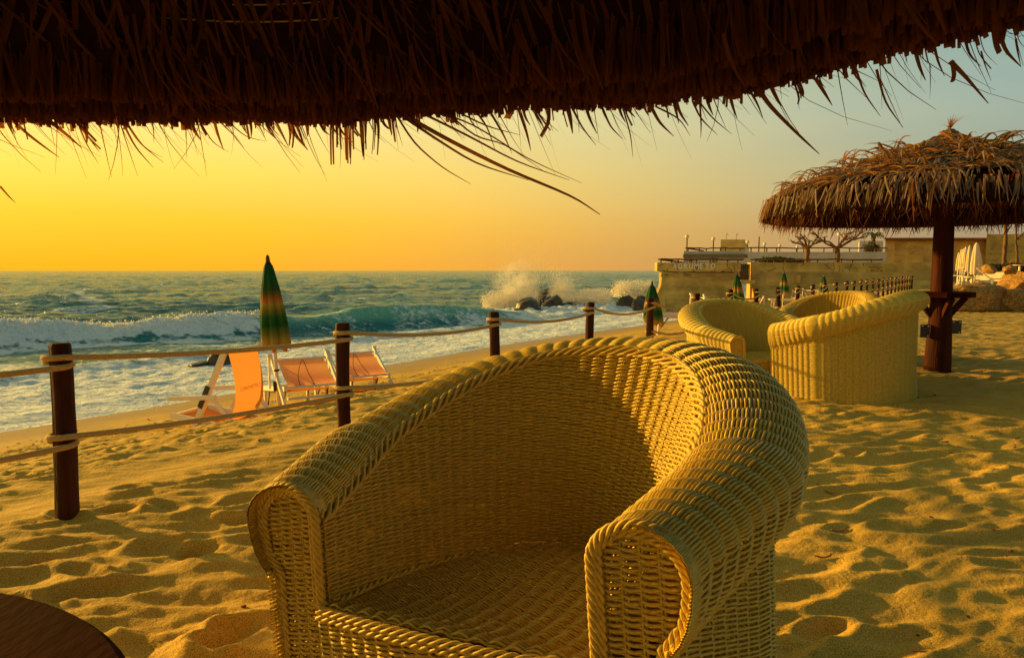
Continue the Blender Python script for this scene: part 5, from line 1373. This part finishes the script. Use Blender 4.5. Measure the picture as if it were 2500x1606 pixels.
# right-hand house
hd = 63
t, (xa, xb, za_, zz_) = block('garden_house', 'plain ochre house with a tiled eave behind the umbrella post', 'building', 2155, 2402, 585, 700, hd, 8, M['plaster_pale'], 1.5)
cxh = (xa + xb) / 2
A = Acc(); V = [(xa - cxh - .3, -.5, za_ - zz_), (xb - cxh + .3, -.5, za_ - zz_ + .0), (xb - cxh + .3, 4, za_ - zz_ + .30), (xa * 1.066 - cxh + .3, 4, za_ - zz_ + .25)]
A.add(V + [(x, y, z - .12) for x, y, z in V], [[0, 1, 2, 3], [4, 7, 6, 5], [0, 4, 5, 1], [1, 5, 6, 2], [3, 2, 6, 7], [0, 3, 7, 4]]); rf = A.build('roof', M['tile'], t)
tm = None
for k in range(64):
    f = k / 63; x = (xa - cxh - .25) + (xb - xa + .5) * f
    if tm is None:
        A = Acc(); A.tube(np.array([(0, -.58, .03), (0, -.2, .10)]), .085, 6); o = A.build('eave_tile', M['tile'], rf, True); tm = o.data
    else: o = link('eave_tile', tm, rf)
    o.location = (x, 0, za_ - zz_)
A = Acc(); A.box((xa - cxh + 2.2, -.03, (za_ - zz_) * .62), (2.6, .06, (za_ - zz_) * .7)); A.build('render_patch', M['plaster'], t)
block('side_house', 'ochre house with two tree trunks standing before it, at the flower bed', 'building', 2400, 2640, 572, 700, 60, 8, M['plaster'], 1.5)

# ------------------------------------------------------------------ trees and beds
def branch_tree(name, label, loc, spec, mat, grp=None, twigs=True, seed=0, leaf=None):
    """spec: list of branch polylines with start/end radius"""
    t = thing(name, label, 'tree', loc, group=grp); rg = np.random.default_rng(seed)
    A = Acc()
    for pts, r0, r1 in spec:
        P = np.array(pts, float); n = len(P); f = np.linspace(0, n - 1, 5 * (n - 1) + 1)
        Q = np.stack([np.interp(f, range(n), P[:, k]) for k in range(3)], -1); Q[1:-1] = (Q[:-2] + 2 * Q[1:-1] + Q[2:]) / 4
        Q += rg.normal(0, .012, Q.shape) * 1.2; A.tube(Q, np.linspace(r0, r1, len(Q)) * (1 + .12 * np.sin(f * 5)), 8)
    A.build('trunk', mat, t, True)
    return t
def pollard(label, u, vb, vt, d, seed, spread=1.):
    p = at_y(u, vb, d); k = d / FPX; rg = np.random.default_rng(seed); Hh = (vb - vt) * k
    spec = [([(0, 0, -1.2), (.03, 0, .25 * Hh), (-.05 + .1 * (seed % 2), 0, .5 * Hh)], .20, .15)]; tips = []
    for i in range(7):
        a = rg.uniform(0, 2 * np.pi) if i > 3 else [.2, 2.9, 3.6, 5.9][i]; l = rg.uniform(.55, 1.0) * spread * Hh * .75
        m = np.array([l * .45 * math.cos(a), l * .3 * math.sin(a), Hh * (.60 + .12 * rg.random())]); e = np.array([l * math.cos(a), l * .6 * math.sin(a), Hh * rg.uniform(.66, 1.02)])
        st = np.array([0, 0, .46 * Hh]); spec.append(([st, m, e], .09, .045)); tips.append((m, e))
        for j in range(3):
            q = m + (e - m) * rg.uniform(.3, 1); d2 = np.array([rg.normal(.15 * np.sign(e[0]), .22), rg.normal(0, .2), rg.uniform(.0, .30)]) * Hh * .6; spec.append(([q, q + d2 * .5 + rg.normal(0, .03, 3), q + d2], .045, .018))
            for k2 in range(2):
                g = q + d2 * rg.uniform(.5, 1); d3 = rg.normal(0, .12, 3) * Hh * .7 + np.array([0, 0, .06]); spec.append(([g, g + d3 * .5, g + d3], .02, .008))
    return branch_tree('bare_tree', label, (p[0], p[1], p[2]), spec, M['bark'], 'bare pollarded trees', seed=seed)
pollard('bare pollarded tree on the terrace, on the side of the stair house', 1969, 641, 572, 50, 3, .95)
pollard('bare pollarded tree with the widest crown, between the terrace and the ochre house', 2043, 641, 566, 49, 4, 1.2)
for (u, vb, vt, d, lab, c) in ((2452, 650, 555, 56, 'thick bare trunk in front of the ochre side house', .1), (2484, 645, 570, 56, 'slender bent trunk in front of the ochre side house', .3)):
    p = at_y(u, vb, d); h = (vb - vt) * d / FPX
    branch_tree('bare_tree', lab, tuple(p), [([(0, 0, -.8), (-.06, 0, h * .35), (.06 - c, 0, h * .7), (-.02 - c, 0, h * 1.25)], .19 if c < .2 else .12, .12 if c < .2 else .07), ([(-.1, 0, h * .8), (.3, 0, h * 1.0), (.7, 0, h * 1.2)], .08, .03)], M['bark'], 'bare trunks at the flower bed', seed=int(u))
def leaves(n, c, s, sz, seed, zcut=-.6):
    rg = np.random.default_rng(seed); A = Acc(); d = rg.normal(size=(n, 3)); d /= np.linalg.norm(d, axis=1, keepdims=True); rad = rg.random(n) ** .4 * (1 + .28 * np.sin(d[:, 0] * 6 + d[:, 2] * 5 + seed))
    C = np.asarray(c) + d * rad[:, None] * np.asarray(s); a = rg.normal(size=(n, 3)); b = rg.normal(size=(n, 3)); a /= np.linalg.norm(a, axis=1, keepdims=True); b = np.cross(a, b); b /= np.linalg.norm(b, axis=1, keepdims=True)
    q = sz * rg.uniform(.6, 1.3, n)[:, None]
    V = np.stack([C - a * q, C + b * q * .45, C + a * q, C - b * q * .45], 1).reshape(-1, 3); A.add(V, np.arange(4 * n).reshape(n, 4)); return A
def shrub(name, label, u, v, wpx, hpx, d, mat, n=900, seed=1, cat='shrub', grp=None):
    p = at_y(u, v, d); k = d / FPX; t = thing(name, label, cat, tuple(p), group=grp)
    tag(leaves(n, (0, 0, hpx * k * .45), (wpx * k * .5, .6, hpx * k * .6), .11, seed).build('foliage', mat, t), kind='stuff')
    A = Acc()
    for j in range(4): A.tube(np.array([(0, 0, -.6), (.1 * (j - 1.5), .05 * j, hpx * k * .2), (wpx * k * .12 * (j - 1.5), 0, hpx * k * .5)]), .02, 5)
    A.build('stem', M['bark'], t, True); return t
shrub('garden_shrub', 'rounded green shrub behind the parapet by the gate', 1885, 642, 66, 14, 52, M['leaf'], 1300, 1)
shrub('garden_shrub', 'green shrub bulging over the middle of the parapet', 1925, 642, 52, 10, 52, M['leaf'], 900, 2)
shrub('garden_shrub', 'small green shrub at the foot of the first bare tree', 1955, 642, 30, 8, 52, M['leaf_dark'], 500, 3)
shrub('garden_shrub', 'dark shrub behind the terrace rail near the ochre house', 2128, 618, 42, 26, 70, M['leaf_dark'], 900, 4)
for i, (u, v, wp, hp, lab) in enumerate(((2425, 660, 60, 14, 'dark flower bed shrub behind the white parasols'), (2470, 657, 60, 14, 'dark flower bed shrub under the tree trunks'), (2500, 662, 50, 16, 'dark flower bed shrub at the edge of the boulders'))):
    s_ = shrub('flower_shrub', lab, u, v, wp, hp, 50, M['leaf_dark'], 900, 10 + i)
    for k in range(5):
        A = leaves(12, (0, 0, 0), (.08, .08, .07), .06, 50 + 7 * i + k); f_ = A.build('flower', M['flower'], s_); f_.location = (random.uniform(-.8, .8), -.6, random.uniform(.15, .5))
# palm behind the terrace
p = at_y(2132, 605, 74); pt = thing('palm_tree', 'short palm with drooping fronds beyond the terrace rail', 'tree', tuple(p))
A = Acc(); A.tube(np.array([(0, 0, -1.5), (.05, 0, .2), (0, 0, 1.3)]), [.2, .17, .15], 8); A.build('trunk', M['bark'], pt, True)
for k in range(16):
    a = k * 2.4; f = np.linspace(0, 1, 8); l = 1.25; A = Acc(); P = np.stack([l * f * math.cos(a), l * f * math.sin(a), 1.3 + .5 * np.sin(f * 2.6) * (.4 + .6 * math.sin(k * 1.7) ** 2) - .5 * f ** 2], -1)
    ribbon(A, P, .34 * np.sin(np.clip(f + .12, 0, 1) * 2.9), np.array([0, 0, 1.]), -.4); A.build('frond', M['leaf'], pt)

# ------------------------------------------------------------------ small things on the far beach and the near sand
def far_bed(label, u, v, d, rz):
    p = at_y(u, v, d); t = sun_bed(label, (p[0], p[1], ground_z(p[0], p[1]) + .03), rz, grp='folding beds by the far parasols'); return t
far_bed('folding sun bed at the water side of the fence, under the second striped parasol', 1735, 800, 13.2, SEA_ANG + .7)
far_bed('folding sun bed behind the fence by the gate parasol', 1832, 732, 23, SEA_ANG + 2.2)
far_bed('folding sun bed stacked beside the white-poled striped parasol', 1955, 728, 29, SEA_ANG + .4)
far_bed('folding sun bed lying across, beside the white-poled striped parasol', 1985, 726, 31, SEA_ANG + 1.3)
rg = np.random.default_rng(77)
def micro_z(x, y):
    xa, ya = np.array([x]), np.array([y]); s, w_ = sw(xa, ya); return float(dents(xa, ya, macro(s, w_) + micro(xa, ya, s))[0])
for i, (u, v, L, ang, lab) in enumerate(((2478, 1106, .05, .9, 'curved red-brown twig lying on the sand'), (2484, 1078, .025, .4, 'tiny dark twig just beyond the curved one'), (2028, 1214, .03, 2.6, 'short straw lying on the sand beside the large armchair'), (2050, 1312, .04, .3, 'pale straw on the sand beside the large armchair'), (2010, 1382, .035, .1, 'straw on the sand next to the large armchair arm'))):
    p = on_z(u, v, 0); z = micro_z(p[0], p[1]); f = np.linspace(-1, 1, 7); A = Acc()
    A.tube(np.stack([L * f * math.cos(ang), L * f * math.sin(ang) + .25 * L * f ** 2, .006 + .006 * f ** 2], -1), .0035, 6); o = A.build('twig', M['twig'] if i < 2 else M['thatch_gold'], None, True); o.location = (p[0], p[1], z); tag(o, lab, 'twig')
A = Acc()
for i in range(260):
    y = .9 + 9 * rg.random() ** 1.4; x = rg.uniform(-.75, .85) * (y + 1.0); z = micro_z(x, y); L = rg.uniform(.003, .007) if i % 4 else rg.uniform(.015, .04); a = rg.uniform(0, 3.1)
    A.box((x, y, z + .002), (L * 2, .003 if i % 4 == 0 else L * 1.5, .003 if i % 4 == 0 else L), Euler((rg.uniform(-.2, .2), rg.uniform(-.2, .2), a)).to_matrix())
tag(A.build('sand_litter', M['twig']), 'specks of dark straw and grit scattered over the dry sand', 'litter', kind='stuff')
A = Acc(); n = 420
for i in range(n):
    s_ = rg.uniform(4.6, 7.4); w_ = rg.uniform(-2, 16); x = P1[0] + FS[0] * s_ + FD[0] * w_; y = P1[1] + FS[1] * s_ + FD[1] * w_
    r_ = rg.uniform(.004, .014); z = micro_z(x, y); A.box((x, y, z + r_ * .3), (r_ * 2, r_ * 1.4, r_), Euler((rg.uniform(-.5, .5), rg.uniform(-.5, .5), rg.uniform(0, 3))).to_matrix())
tag(A.build('shell_grit', M['shell']), 'scattered shell grit and pebbles along the tide line', 'grit', kind='stuff')
